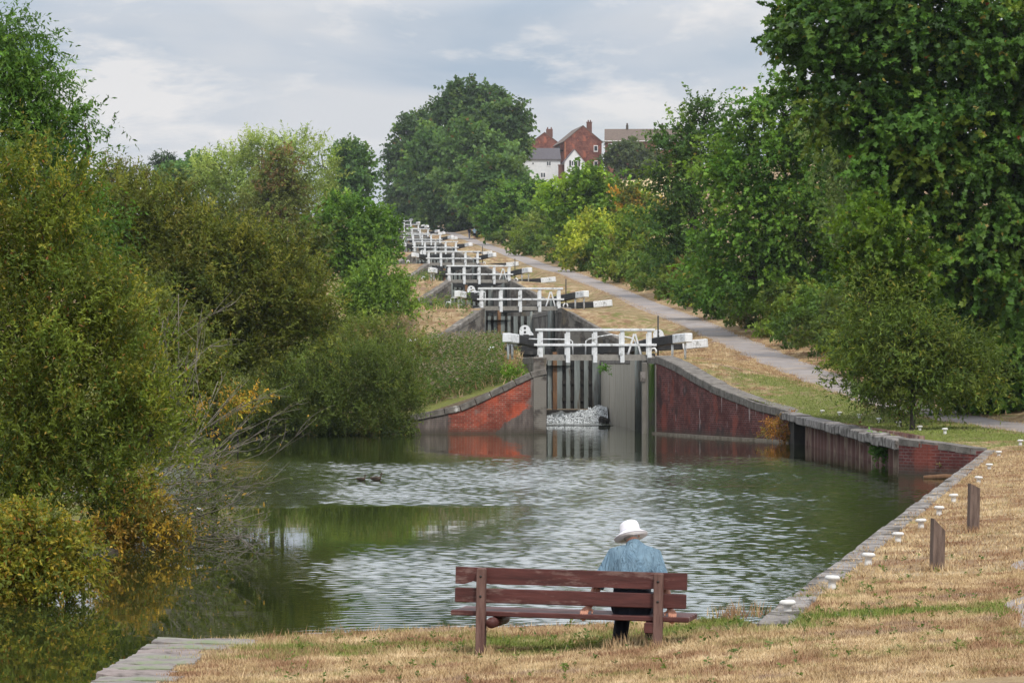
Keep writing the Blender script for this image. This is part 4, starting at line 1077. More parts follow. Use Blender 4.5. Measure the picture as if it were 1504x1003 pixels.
tree('ash_tree', 'feathery green ash rising against the sky at the upper left', 'tree',
     [(10, 60, 50, 44), (60, 110, 40, 36), (20, 130, 60, 50), (85, 180, 50, 40), (30, 210, 60, 50), (95, 245, 45, 34), (130, 215, 18, 16), (125, 262, 18, 18), (90, 300, 60, 40), (110, 350, 60, 60)],
     76, 40, (.135, .36), [(.04, .095, .022, 3), (.06, .135, .03, 3), (.085, .165, .036, 1.5)], clumps=330, twigs=8, per=14, twig_len=.75, trunk_r=.22, base_Y=78, droop=.35, nu=.7, core=.3, shell=(.6, 1.08))
tree('willow_bush', 'broad dark olive willow dome in the middle of the left bank', 'bush',
     [(190, 300, 50, 38), (225, 330, 60, 46), (295, 365, 75, 50), (375, 395, 70, 50), (430, 430, 62, 52), (280, 410, 110, 75), (360, 460, 100, 70), (230, 460, 80, 70), (440, 480, 55, 50), (310, 520, 90, 50), (190, 390, 50, 60)],
     106, 320, (.15, .38), OLIVE, clumps=980, twigs=9, per=14, twig_len=.75, trunk_r=.16, wu=.6, wo=.6, wr=.45, odd=[(.012, (.25, .16, .05))], lump=.22, cvar=.5, core=.35, droop=.05, base_Y=112, nu=.5, nr=.8)
tree('willow_scrub', 'green willow scrub lining the far left shore beneath the olive dome', 'bush',
     [(400, 590, 55, 42), (455, 565, 60, 55), (520, 550, 60, 62), (575, 560, 45, 55), (480, 605, 70, 28), (560, 605, 50, 28), (390, 540, 50, 40), (605, 590, 26, 36), (340, 600, 50, 34), (290, 598, 50, 34), (245, 605, 40, 30), (430, 622, 50, 14), (520, 624, 50, 13), (590, 622, 28, 15), (360, 620, 45, 16)],
     131, 480, (.14, .3), SCRUB, clumps=720, twigs=9, per=13, twig_len=.7, trunk_r=.08, wu=1.0, wo=.4, wr=.4, core=.35, base_Y=137.5, droop=.0, odd=[(.02, (.2, .16, .04))])
tree('shrub', 'small orange leaved shrub at the shore left of the willow scrub', 'shrub',
     [(378, 582, 18, 20), (345, 600, 22, 18), (320, 585, 24, 24)], 118, 350, (.13, .4), AUT + [(.1, .11, .03, 3)], clumps=50, twigs=6, per=9, twig_len=.45, trunk_r=.04, base_Y=121)
tree('willow_bush', 'green bush with pinkish seed heads above the scrub on the left bank', 'bush',
     [(500, 500, 55, 36), (555, 500, 50, 36), (600, 520, 36, 34), (470, 520, 40, 34)], 144, 545, (.15, .35), [(.085, .125, .035, 3), (.11, .15, .04, 2), (.16, .14, .08, .7)], clumps=190, twigs=8, per=11, twig_len=.65, trunk_r=.06, wu=.9, wo=.4, base_Y=146)
tree('lime_bush', 'fresh bright green young trees left of the third lock', 'bush',
     [(555, 420, 42, 40), (525, 440, 28, 26), (588, 425, 22, 26), (560, 455, 48, 22)], 190, 555, (.24, .5), LIME, clumps=170, twigs=7, per=10, twig_len=.9, trunk_r=.08, wu=.8, base_Y=192)
tree('hawthorn_tree', 'dense round green hawthorn left of the upper locks', 'tree',
     [(515, 335, 60, 44), (470, 352, 32, 36), (555, 350, 36, 36), (520, 370, 55, 30), (495, 385, 40, 20)], 232, 515, (.28, .6), [(.05, .115, .024, 3), (.075, .15, .03, 3), (.1, .18, .034, 1)], clumps=330, twigs=8, per=11, twig_len=.9, trunk_r=.2, base_Y=234)
tree('willow_tree', 'pale silvery green willows with airy rounded tops behind the olive dome', 'tree',
     [(330, 255, 45, 36), (385, 230, 40, 32), (430, 222, 34, 28), (475, 245, 24, 44), (300, 275, 34, 34), (355, 290, 50, 40), (480, 290, 20, 36), (410, 290, 50, 40)],
     310, 400, (.38, .3), PALE, clumps=330, twigs=9, per=11, twig_len=1.5, trunk_r=.3, wu=.8, wo=.6, wr=.35, base_Y=315)
tree('copper_tree', 'reddish brown tinged tree in front of the pale willows', 'tree',
     [(415, 258, 36, 40), (395, 290, 40, 34), (435, 290, 34, 34), (410, 315, 40, 24)], 292, 415, (.3, .6), [(.1, .13, .045, 3), (.125, .095, .055, 1.4), (.08, .12, .04, 2.5)], clumps=170, twigs=8, per=10, twig_len=1.1, trunk_r=.22, base_Y=296)
tree('oak_tree', 'single dark green oak on the skyline left of the sky gap', 'tree',
     [(508, 222, 18, 15), (520, 245, 30, 30), (532, 268, 12, 22), (512, 275, 30, 24)], 480, 520, (.6, .75), HILL, clumps=130, twigs=8, per=9, twig_len=1.4, trunk_r=.35)
tree('pine_tree', 'small dark conifer clump on the far left skyline', 'tree', [(240, 234, 14, 11), (250, 250, 22, 14)], 470, 242, (.5, .4), [(.025, .05, .035, 1), (.035, .065, .04, 1)], clumps=45, twigs=8, per=9, twig_len=1.2, trunk_r=.25)
tree('oak_tree', 'low bluish green trees on the skyline right of the conifer clump', 'tree', [(280, 240, 24, 12), (265, 262, 40, 20), (305, 250, 16, 12)], 430, 280, (.5, .7), HILL, clumps=80, twigs=8, per=9, twig_len=1.2, trunk_r=.25)
tree('birch_tree', 'thin small tree with open twigs between the ash and the olive dome', 'tree', [(170, 250, 22, 18), (195, 262, 20, 16), (165, 275, 24, 20), (210, 250, 10, 10)], 190, 180, (.22, .5), [(.07, .1, .035, 3), (.12, .1, .06, 1)], clumps=60, twigs=6, per=8, twig_len=.8, trunk_r=.1, shell=(.6, 1.1))
tree('hawthorn_bush', 'dark mixed bushes filling the bank behind the olive willow dome', 'bush', [(230, 285, 50, 24), (320, 320, 50, 30), (450, 345, 36, 30), (180, 320, 50, 50), (300, 370, 90, 60), (420, 390, 60, 60), (220, 400, 70, 60)], 150, 300, (.24, .6), [(.05, .075, .024, 3), (.07, .085, .026, 2)], clumps=300, twigs=8, per=10, twig_len=.9, trunk_r=.12)

# arching bare branched willow over the water
rs = np.random.default_rng(77)
loc = ((150 - 752) / (F / 54), 54, .1)
t = empty('fallen_willow', loc, 0, 'sparse grey branched willow leaning out over the water from the left bank', 'tree')
seg, tips = [], []
root = np.array(W(150, 770, 54))
def fan(a, b, r0, depth, Y):
    p = curved(a, b, rs, .07, 6); seg.append((p, list(np.linspace(r0, r0 * .35, 6))))
    L = np.linalg.norm(np.array(b) - np.array(a))
    if depth:
        for _ in range(5 if depth == 2 else 4):
            f = rs.uniform(.35, .98); q = np.array(p[min(5, int(f * 5))]) ; d = np.array(p[5]) - np.array(p[2]); d = d / np.linalg.norm(d) * L * rs.uniform(.18, .36)
            d = d + rs.normal(size=3) * L * .09 * np.array([1, 1, .9]); fan(q, q + d, max(.0045, r0 * .42), depth - 1, Y)
    else: tips.append(p)
TW = .9
ends = [(395, 815), (390, 770), (330, 800), (375, 720), (385, 690), (350, 660), (365, 615), (335, 585), (320, 560), (275, 440), (262, 432), (300, 520), (240, 470), (290, 640), (310, 745), (250, 800), (360, 745), (345, 640), (405, 798), (380, 812), (360, 822), (335, 818), (408, 780), (362, 790), (318, 800), (388, 752), (338, 765), (300, 770), (372, 700), (350, 700), (325, 680), (310, 700), (340, 730), (395, 640), (360, 590), (280, 600), (300, 660), (375, 780), (398, 822), (345, 800)]
for ex, ey in ends:
    fan(root + rs.normal(size=3) * np.array([.5, .5, .35]), np.array(W(ex, ey, 54 + rs.uniform(-3, 4))), .014, 2, 54)
limbs('branches', t, loc, seg, 'twig', 4)
TP = np.array([q for p in tips for q in p[2:]]); TD = np.array([np.array(p[5]) - np.array(p[2]) for p in tips for q in p[2:]])
k = rs.choice(len(TP), 7500); P = TP[k] + rs.normal(size=(7500, 3)) * .06
pxs = 752 + F * P[:, 0] / P[:, 1]; pys = HZ - F * (P[:, 2] - EYE) / P[:, 1]
keepm = (rs.random(7500) < np.where(pxs > 340, .3, .8)) & (P[:, 2] > .03)
P = P[keepm]; TDk = TD[k][keepm]; n = len(P)
col = palette_pick([(.1, .13, .03, 3), (.14, .16, .035, 2), (.09, .1, .03, 2)], n, rs) * rs.uniform(.75, 1.25, (n, 1))
orng = (((pxs[keepm] - 320) / 45) ** 2 + ((pys[keepm] - 605) / 40) ** 2 < 1) | (rs.random(n) < .05)
col[orng & (rs.random(n) < .75)] = (.45, .27, .05)
leaves('foliage', P, unit(TDk) * .5 + rs.normal(size=(n, 3)) * .6, rs.normal(size=(n, 3)) + np.array([0, 0, .5]), .075 * rs.uniform(.6, 1.3, n), .03 * rs.uniform(.7, 1.2, n), col, 'quad', MAT['leaf'], t, loc)
# autumn coloured undergrowth at the foot of it
tree('sallow_bush', 'orange and rust leaved undergrowth at the waterline below the bare willow branches', 'bush',
     [(175, 780, 50, 32), (140, 812, 46, 30), (215, 768, 40, 28), (190, 735, 50, 36), (255, 785, 34, 20)], 52, 170, (.08, .38), [(.14, .12, .035, 3), (.22, .15, .04, 2), (.1, .11, .03, 3), (.42, .25, .05, 1)], clumps=210, twigs=7, per=11, twig_len=.35, trunk_r=.03, core=.4, base_Y=52, wu=.1, odd=[(.08, (.5, .3, .05))])
# drooping leafy skirt behind the branches
tree('sallow_bush', 'olive green sallow standing behind the leaning bare willow', 'bush',
     [(200, 470, 80, 70), (240, 540, 85, 70), (290, 590, 60, 45), (235, 620, 80, 50), (300, 530, 40, 40)], 62, 215, (.1, .34), [(.085, .11, .03, 3), (.11, .13, .034, 2), (.06, .085, .024, 3)], clumps=330, twigs=8, per=13, twig_len=.5, trunk_r=.07, wu=.7, wo=.4, base_Y=66, core=.4, odd=[(.03, (.3, .2, .05))])
# pale bits of driftwood caught in the branches
for px, py, lab in ((285, 748, 'pale driftwood branch end caught under the leaning willow'), (252, 752, 'bleached scrap of wood left of the driftwood branch end'), (205, 745, 'pale chip of driftwood among the orange leaves')):
    mb = MB(); mb.tube([(-.16, 0, 0), (0, .04, .02), (.14, 0, -.01)], [.03, .035, .02], 7)
    o = mb.build('driftwood', MAT['render_white']); o.location = W(px, py, 56); tag(o, lab, 'driftwood', 'pale driftwood under the willow')

# ---- ground cover
def surf_sample(poly_px=None, n=1000, cond=None, rs=None, xr=None, yr=None):
    """points on the turf triangles with their greenness"""
    f = TF[keep & ~isp]; c = V3[f].mean(1)
    k = np.ones(len(f), bool)
    if xr: k &= (c[:, 0] > xr[0]) & (c[:, 0] < xr[1])
    if yr: k &= (c[:, 1] > yr[0]) & (c[:, 1] < yr[1])
    f = f[k]; a, b, c = V3[f[:, 0]], V3[f[:, 1]], V3[f[:, 2]]
    ar = np.linalg.norm(np.cross(b - a, c - a), axis=1); i = rs.choice(len(f), n, p=ar / ar.sum())
    u, v = rs.random(n), rs.random(n); s = u + v > 1; u[s], v[s] = 1 - u[s], 1 - v[s]
    P = a[i] + (b[i] - a[i]) * u[:, None] + (c[i] - a[i]) * v[:, None]
    G = GRN[f]; g_ = G[i, 0] * (1 - u - v) + G[i, 1] * u + G[i, 2] * v
    return P, g_
def blades(name, P, g_, h, w, rs, lean=.5, label=None):
    n = len(P); a = rs.uniform(0, 2 * math.pi, n); side = np.column_stack([np.cos(a), np.sin(a) * .4, np.zeros(n)])
    ln = rs.normal(size=(n, 3)) * lean; ln[:, 2] = 1; ln = unit(ln)
    hh = h * rs.uniform(.4, 1.25, n)
    V = np.stack([P - side * (w / 2), P + side * (w / 2), P + ln * hh[:, None]], 1)
    me = fast_mesh(name, V, 3, None, {'green': g_, 'v': rs.random(n)})
    o = link(name, me, MAT['blade']); tag(o, kind='stuff'); return o
# rough weeds and tall flower stems on the bank left of the lowest lock
def stems(name, P, h, rs, pal, per=12, leaf=(.16, .25), up_=.25, tip=None):
    n = len(P); hh = h * rs.uniform(.55, 1.2, n); ti = np.repeat(np.arange(n), per); f = np.tile((np.arange(per) + .5) / per, n)
    ln = rs.normal(size=(n, 3)) * .12; ln[:, 2] = 1
    Q = P[ti] + ln[ti] * (hh[ti] * f)[:, None]
    A = rs.normal(size=(n * per, 3)); A[:, 2] = np.abs(A[:, 2]) * .4 + up_
    col = palette_pick(pal, n, rs)[ti] * rs.uniform(.7, 1.3, (n * per, 1))
    if tip is not None: k = (f > .8) & (rs.random(n)[ti] < .5); col[k] = np.array(tip) * rs.uniform(.7, 1.2, (k.sum(), 1))
    L = leaf[0] * rs.uniform(.6, 1.3, n * per)
    o = leaves(name, Q, A, rs.normal(size=(n * per, 3)) + np.array([0, 0, 1]), L, L * leaf[1], col, 'quad', MAT['leaf'], None, (0, 0, 0))
    tag(o, kind='stuff'); return o
rs = np.random.default_rng(21)
def sharp_edges(P): return ~inside(P[:, :2], WPOLY)
P, g_ = surf_sample(n=190000, rs=rs, xr=(-4.5, 6.5), yr=(24.5, 36))
prox = P[:, 0] < np.interp(P[:, 1], [26, 27, 29.6, 31.5, 32, 32.5, 33], [-3.42, -3.38, -3.32, -3.2, -2.9, -2.3, -1.7]) + .5 + rs.normal(size=len(P)) * .05      # thin out on the stone edge
k = ~prox
blades('grass', P[k], g_[k], .036, .010, rs, .6)
P, g_ = surf_sample(n=9000, rs=rs, xr=(-3, 3), yr=(30.0, 33.6))
blades('grass', P, g_ + .1, .06, .011, rs, .45)
P, g_ = surf_sample(n=90000, rs=rs, xr=(2, 15), yr=(34, 95))
kk = inside(P[:, :2], WPOLY); blades('grass', P[~kk], g_[~kk], .05, .016, rs, .6)
P, g_ = surf_sample(n=60000, rs=rs, xr=(3, 14), yr=(95, 180))
blades('grass', P, g_, .07, .03, rs, .6)
# low weeds and longer stray blades in the near turf
P, g_ = surf_sample(n=5000, rs=rs, xr=(-3, 6), yr=(25, 34)); k = P[:, 0] > -2.6
blades('dry_grass', P[k], g_[k], .11, .008, rs, .5)
P, g_ = surf_sample(n=900, rs=rs, xr=(-3, 6), yr=(25, 40)); k = (g_ + rs.normal(size=len(P)) * .15 > .35) & (P[:, 0] > -2.0) & ~inside(P[:, :2], WPOLY)
stems('weeds', P[k], .05, rs, [(.1, .16, .04, 3), (.15, .2, .05, 2)], 8, (.04, .45), up_=.1)
# tufts: against posts, bench feet, quay edge
def tuft(cs, n, h, r, name='grass_tuft', gb=.2):
    P = []; 
    for (x, y) in cs:
        q = rs.normal(size=(n, 2)) * r; P.append(np.column_stack([x + q[:, 0], y + q[:, 1], np.zeros(n)]))
    P = np.concatenate(P); P[:, 2] = [H(a, b) for a, b in P[:, :2]]
    blades(name, P, np.full(len(P), gb) + rs.normal(size=len(P)) * .1, h, .013, rs, .35)
P, g_ = surf_sample(n=9000, rs=rs, xr=(-9, 1.2), yr=(137, 153))
px = 752 + F * P[:, 0] / P[:, 1]; py = HZ - F * (P[:, 2] - EYE) / P[:, 1]
k = (P[:, 1] > 137.3) & (P[:, 0] < ax(140) - 2.9)
P = P[k]
d = rs.random(len(P)); ez = (P[:, 0] > -.4)
stems('weeds', P[(d < .5) & ~ez], 1.05, rs, [(.09, .15, .035, 3), (.13, .2, .045, 2), (.17, .2, .07, 1)], 13, (.17, .28), tip=(.3, .24, .18))
stems('weeds', P[(d > .5) & (d < .62) & ez], .55, rs, [(.12, .17, .04, 2), (.33, .2, .08, 2)], 9, (.13, .25))
blades('dry_grass', P[d > .6], np.full((d > .6).sum(), -.1), .42, .05, rs, .4)
P, g_ = surf_sample(n=12000, rs=rs, xr=(-24, -1.5), yr=(150, 300))
u = P[:, 0] - np.array([ax(y) for y in P[:, 1]]); k = (u < -2.8) & (u > -10)
P = P[k]; d = rs.random(len(P))
stems('weeds', P[(d < .3)], .9, rs, [(.1, .17, .04, 3), (.15, .22, .05, 2)], 10, (.24, .3), tip=(.3, .27, .16))
blades('dry_grass', P[d > .3], np.full((d > .3).sum(), .05), .45, .07, rs, .4)
P, g_ = surf_sample(n=15000, rs=rs, xr=(-20, 24), yr=(100, 420))
u = P[:, 0] - np.array([pathx(y) for y in P[:, 1]]); k = (u > 1.5) & (u < 4.2)
P = P[k]; stems('weeds', P[rs.random(len(P)) < .5], .7, rs, [(.09, .13, .035, 3), (.16, .15, .055, 2), (.26, .18, .08, 1)], 9, (.22, .3))
blades('dry_grass', P, np.full(len(P), .15), .4, .06, rs, .45)
tree('bramble_bush', 'dark low brambles trailing into the water along the far left shore', 'bush', [(px, 628 + 3 * math.sin(px), 34, 15) for px in range(235, 615, 38)], 134.4, 420, (.15, .45), [(.035, .06, .018, 3), (.06, .085, .024, 2), (.1, .1, .035, .6)], clumps=330, twigs=8, per=10, twig_len=.4, trunk=False, base_Y=137, droop=.4, wu=.1)
# fringe of weeds at the waterline of the far left shore
P = []
for p in densify(SHORE[:6], .05): P.append((p.x + rs.normal() * .3, p.y + abs(rs.normal()) * .5 - .1, .0))
stems('weeds', np.array(P), .6, rs, [(.06, .09, .025, 3), (.1, .12, .035, 2)], 10, (.16, .3))
# small green plants rooted in the walls
tree('fern', 'green leafy plant growing from the sheet piling at the water', 'plant', [(1293, 657, 10, 14), (1290, 645, 8, 8)], 95.5, 1294, (.14, .5), [(.05, .14, .02, 2), (.07, .18, .03, 1)], clumps=26, twigs=5, per=7, twig_len=.3, trunk=False, base_Y=95.5)
tree('shrub', 'rusty orange plant at the right foot of the purple brick wall', 'plant', [(1150, 628, 20, 18), (1130, 636, 14, 10), (1160, 640, 12, 8)], 121, 1150, (.13, .35), [(.3, .15, .05, 2), (.2, .13, .05, 2), (.12, .11, .04, 1)], clumps=34, twigs=6, per=8, twig_len=.32, trunk=False)
tree('shrub', 'small bright green shrub on the bank above the red brick wall', 'plant', [(757, 552, 14, 12), (748, 545, 10, 9)], 137.8, 756, (.15, .4), [(.1, .2, .03, 2), (.14, .25, .04, 1)], clumps=18, twigs=6, per=7, twig_len=.35, trunk=False)
tree('fern', 'green tuft sprouting at the top left of the pale open gate leaf', 'plant', [(888, 541, 5, 7)], 141.5, 888, (.12, .4), [(.06, .16, .03, 1)], clumps=7, twigs=5, per=6, twig_len=.2, trunk=False)
tree('shrub', 'brown and green plant trailing at the foot of the brick corner wall', 'plant', [(1392, 690, 18, 10), (1405, 696, 10, 8)], 86.6, 1395, (.1, .4), [(.1, .1, .04, 2), (.08, .13, .03, 1)], clumps=16, twigs=6, per=7, twig_len=.22, trunk=False)
# ------------------------------------------------------------------ bench
BX, BY = .5, 29.65
BZ = H(BX, BY)
BR = R(-11)
wood = NT('bench_wood'); v = wood.coord('Object', (1.2, 9, 9))
c = wood.ramp(wood.noise(2.2, 5, v, .65), [(.3, (.048, .014, .012)), (.7, (.11, .034, .029))])
pc = wood.noise(2.0, 5, wood.coord('Object', (1.0, 3, 4)), .75)
c = wood.mix(wood.ramp(pc, [(.56, 0.0), (.66, .6)]), c, (.23, .15, .13))
wood.base(c, .6, .35); wood.bump(wood.noise(6, 4, v), .4, .006)
post_m = NT('bench_post'); v = post_m.coord('Object', (9, 9, 1.2))
c = post_m.ramp(post_m.noise(2.5, 5, v, .7), [(.3, (.075, .034, .028)), (.7, (.2, .12, .1))])
post_m.base(c, .8, .25); post_m.bump(post_m.noise(5, 4, v), .5, .008)
bench = empty('park_bench', (BX, BY, BZ), BR, 'weathered red brown wooden bench on the dry grass facing the pond', 'bench')
bench.rotation_euler = (0, R(1.0), BR)
x0, x1 = -1.0, 1.0
def plank(y, z, h, d, a, b): 
    m_ = MB(); m_.box(((a + b) / 2, y, z), (b - a, d, h), bev=.008); return m_
# top slat with a splintered lower left end
m_ = MB(); n = 26; prof = []
top = [(x0 + (x1 - x0) * k / n, .712) for k in range(n + 1)]
bot = [(x0 + (x1 - x0) * k / n, .572 + (0.0 if k not in (0, 1, 2, 3) else (.0, -.004, .022, .014)[k]) + rj.uniform(-.003, .003)) for k in range(n + 1)]
m_.prism(top + bot[::-1], -.07, -.03); m_.build('back_slat', wood.m, bench)
plank(-.047, .472, .125, .04, x0 - .005, x1 - .005).build('back_slat', wood.m, bench)
for k, y in enumerate((-.0, .14, .28, .41)):
    plank(y, .318, .045, .125, x0 - (.04 if k == 0 else .02), x1 + .02).build('seat_slat', wood.m, bench)
for x in (-.765, .765):
    p = MB(); p.box((x, -.107, .30), (.078, .07, .82), bev=.008); p.build('post', post_m.m, bench)
    f = MB(); f.box((x - .085, .36, .11), (.075, .07, .40), bev=.008); f.build('leg', post_m.m, bench)
r = MB(); r.tube([(-.67, -.13, .245), (-.67, .47, .24)], .047, 14); r.build('seat_support', wood.m, bench)
r = MB(); r.box((.69, .16, .245), (.08, .58, .09), bev=.006); r.build('seat_support', wood.m, bench)
for sx in (-.765, .765):
    b = MB()
    for zz in (.64, .47): b.tube([(sx, -.147, zz), (sx, -.139, zz)], .011, 8)
    b.build('bolt', MAT['black_iron'], bench)

# ------------------------------------------------------------------ people
def flat(name, c, rough=.8, n=0.12, scale=30):
    m = NT(name); a = tuple(x * (1 - n) for x in c); b = tuple(min(1, x * (1 + n)) for x in c)
    m.base(m.ramp(m.noise(scale, 4), [(.3, a), (.7, b)]), rough, .2); m.bump(m.noise(scale * .5, 3), .25, .01); return m.m
SKIN = flat('skin', (.46, .22, .15), .55, .12, 25)
SHIRT = NT('blue_shirt'); v = SHIRT.coord('Object')
SHIRT.base(SHIRT.ramp(SHIRT.noise(6, 4, v), [(.3, (.135, .215, .285)), (.7, (.19, .28, .35))]), .85, .15)
SHIRT.bump(SHIRT.math('ADD', SHIRT.noise(6, 3, SHIRT.coord('Object', (2.2, 1, .45)), .6, 1.5), SHIRT.math('MULTIPLY', SHIRT.noise(90, 2), .05)), 1.0, .075); SHIRT = SHIRT.m
TROU = flat('navy_trousers', (.014, .017, .027), .85, .25, 12); SHOE = flat('dark_shoe', (.012, .011, .012), .5)
HATM = flat('white_hat', (.74, .72, .76), .85, .07, 14); HAIR = flat('grey_hair', (.3, .28, .26), .8, .2, 60)

man = empty('person', (BX + .5 * math.cos(BR), BY + .5 * math.sin(BR) - 0.0, BZ - .009), 0, 'person in a blue shirt, dark trousers and white brimmed hat sitting hunched on the bench', 'person')
man.rotation_euler = (0, R(1.0), BR); man.scale = (.88, 1, .98)
def arm_pts(s):
    sh = Vector((s * .185, .235, .842)); el = Vector((s * .325, .085, .60)); wr = Vector((s * (.40 if s < 0 else .395), .03, .405))
    return sh, el, wr
def bodyshape(mb, grow=0.0):
    pass
b = MB()
# torso, neck, head, legs, arms: overlapping lofts fused into one skin
b.tube([(0, .16, .36), (0, .15, .46), (0, .145, .56), (0, .175, .68), (0, .215, .79), (0, .25, .87), (-.01, .28, .925)],
       [(.165, .12), (.175, .13), (.168, .125), (.175, .125), (.185, .12), (.17, .1), (.1, .07)], 18)
b.tube([(-.01, .27, .90), (-.035, .31, .965), (-.05, .345, 1.01)], [(.075, .07), (.058, .06), (.058, .06)], 12)
b.ell((-.06, .375, 1.045), (.076, .098, .108), rot=(R(-28), R(-8), 0))
b.ell((-.06, .43, .975), (.05, .05, .05))                                    # jaw
b.tube([(-.06, .455, 1.04), (-.06, .492, 1.005)], [.012, .017], 8)           # nose
for s in (-1, 1):
    b.ell((-.06 + s * .078, .36, 1.03 + s * .006), (.012, .026, .034))       # ears
    b.ell((-.06 + s * .03, .462, 1.045), (.013, .01, .01))                  # eyes
b.ell((-.06, .472, .97), (.026, .012, .011))                                # mouth
for s in (-1, 1):
    sh, el, wr = arm_pts(s)
    b.tube([Vector((s * .12, .24, .875)), sh, sh.lerp(el, .5), el, el.lerp(wr, .35), wr], [.06, .062, .05, .043, .045, .029], 12)
    hipz = Vector((s * .095, .2, .42)); kn = Vector((s * .15, .60, .44)); an = Vector((-.155 if s < 0 else .15, .36 if s < 0 else .47, .085))
    b.tube([Vector((s * .09, .1, .42)), hipz, hipz.lerp(kn, .5), kn, kn.lerp(an, .35), an], [.10, .095, .08, .06, .058, .04], 12)
    b.tube([an + Vector((0, -.05, -.035)), an + Vector((0, .03, -.04)), an + Vector((s * .02, .16, -.055))], [(.035, .03), (.045, .035), (.04, .022)], 10)
    # hand on the rear seat plank: palm, four fingers over the edge, thumb along the top
    dx = Vector((s * .045, -.035, -.06)); pk = wr + Vector((s * .03, -.055, -.028))
    b.tube([wr, wr.lerp(pk, .5), pk], [(.027, .022), (.04, .017), (.043, .015)], 10)
    for k in range(4):
        o_ = (k - 1.5) * .021; base = pk + Vector((o_, 0, .0)); L = (.9, 1.05, 1.0, .8)[k]
        b.tube([base + Vector((0, .018, .004)), base + Vector((s * .004, -.022 * L, -.022 * L)), base + Vector((s * .006, -.028, -.062 * L)), base + Vector((s * .006, -.006, -.088 * L))], [.0105, .0105, .0095, .008], 8)
    th = wr.lerp(pk, .45) + Vector((-s * .034, .005, 0))
    b.tube([th, th + Vector((-s * .022, -.02, -.02)), th + Vector((-s * .022, -.045, -.04))], [.0125, .0115, .009], 8)
b.merged('body', SKIN, man, voxel=.0055, smooth=3)
# shirt with half sleeves, gathered above the belt
s_ = MB()
s_.tube([(0, .145, .555), (0, .15, .60), (0, .172, .68), (0, .212, .79), (0, .25, .868), (-.01, .274, .918), (-.02, .29, .955)],
        [(.186, .142), (.197, .15), (.196, .145), (.205, .138), (.178, .112), (.118, .086), (.07, .068)], 22)
for s in (-1, 1):
    sh, el, wr = arm_pts(s)
    s_.tube([Vector((s * .09, .245, .868)), sh + Vector((s * .006, 0, .0)), sh.lerp(el, .5), el + Vector((0, 0, .01)), el.lerp(wr, .16)], [.08, .088, .08, .074, .07], 14)
s_.merged('shirt', SHIRT, man, voxel=.008, smooth=12)
c_ = MB(); c_.tube([(-.015, .275, .925), (-.026, .295, .958)], [(.084, .078), (.072, .07)], 14); c_.build('collar', SHIRT, man)
p = MB()
p.tube([(0, .17, .345), (0, .15, .44), (0, .143, .575)], [(.19, .15), (.2, .152), (.183, .138)], 20)
for s in (-1, 1):
    hipz = Vector((s * .095, .2, .425)); kn = Vector((s * .15, .60, .445)); an = Vector((-.155 if s < 0 else .15, .36 if s < 0 else .47, .085))
    p.tube([Vector((s * .09, .1, .425)), hipz, hipz.lerp(kn, .5), kn, kn.lerp(an, .4), an + Vector((0, 0, .015))], [.115, .112, .098, .08, .078, .075], 14)
p.merged('trousers', TROU, man, voxel=.009, smooth=4)
for s in (-1, 1):
    an = Vector((-.155 if s < 0 else .15, .36 if s < 0 else .47, .085)); q = MB()
    q.tube([an + Vector((0, -.065, -.045)), an + Vector((0, .0, -.035)), an + Vector((s * .012, .1, -.05)), an + Vector((s * .024, .19, -.06))], [(.036, .036), (.048, .048), (.05, .035), (.035, .022)], 12)
    q.merged('shoe', SHOE, man, voxel=.007, smooth=3)
hm = Matrix.Rotation(R(-15), 3, 'Y') @ Matrix.Rotation(R(-16), 3, 'X')
h = MB(); h.lathe([(.166, -.026), (.169, -.02), (.135, .0), (.104, .012), (.099, .03), (.094, .075), (.082, .102), (.05, .117), (.0, .12)], 28, (-.062, .345, 1.032), hm)
h.lathe([(.164, -.029), (.1, .006), (.0, .01)], 28, (-.062, .345, 1.032), hm)
ho = h.build('hat', HATM, man)
bd = MB(); bd.lathe([(.1015, .010), (.1015, .034)], 28, (-.062, .345, 1.032), hm); bd.build('hat_band', flat('hat_band', (.62, .6, .66)), ho)
hr = MB(); hr.ell((-.058, .338, 1.005), (.078, .075, .05), rot=(R(-20), 0, 0)); hr.build('hair', HAIR, man)

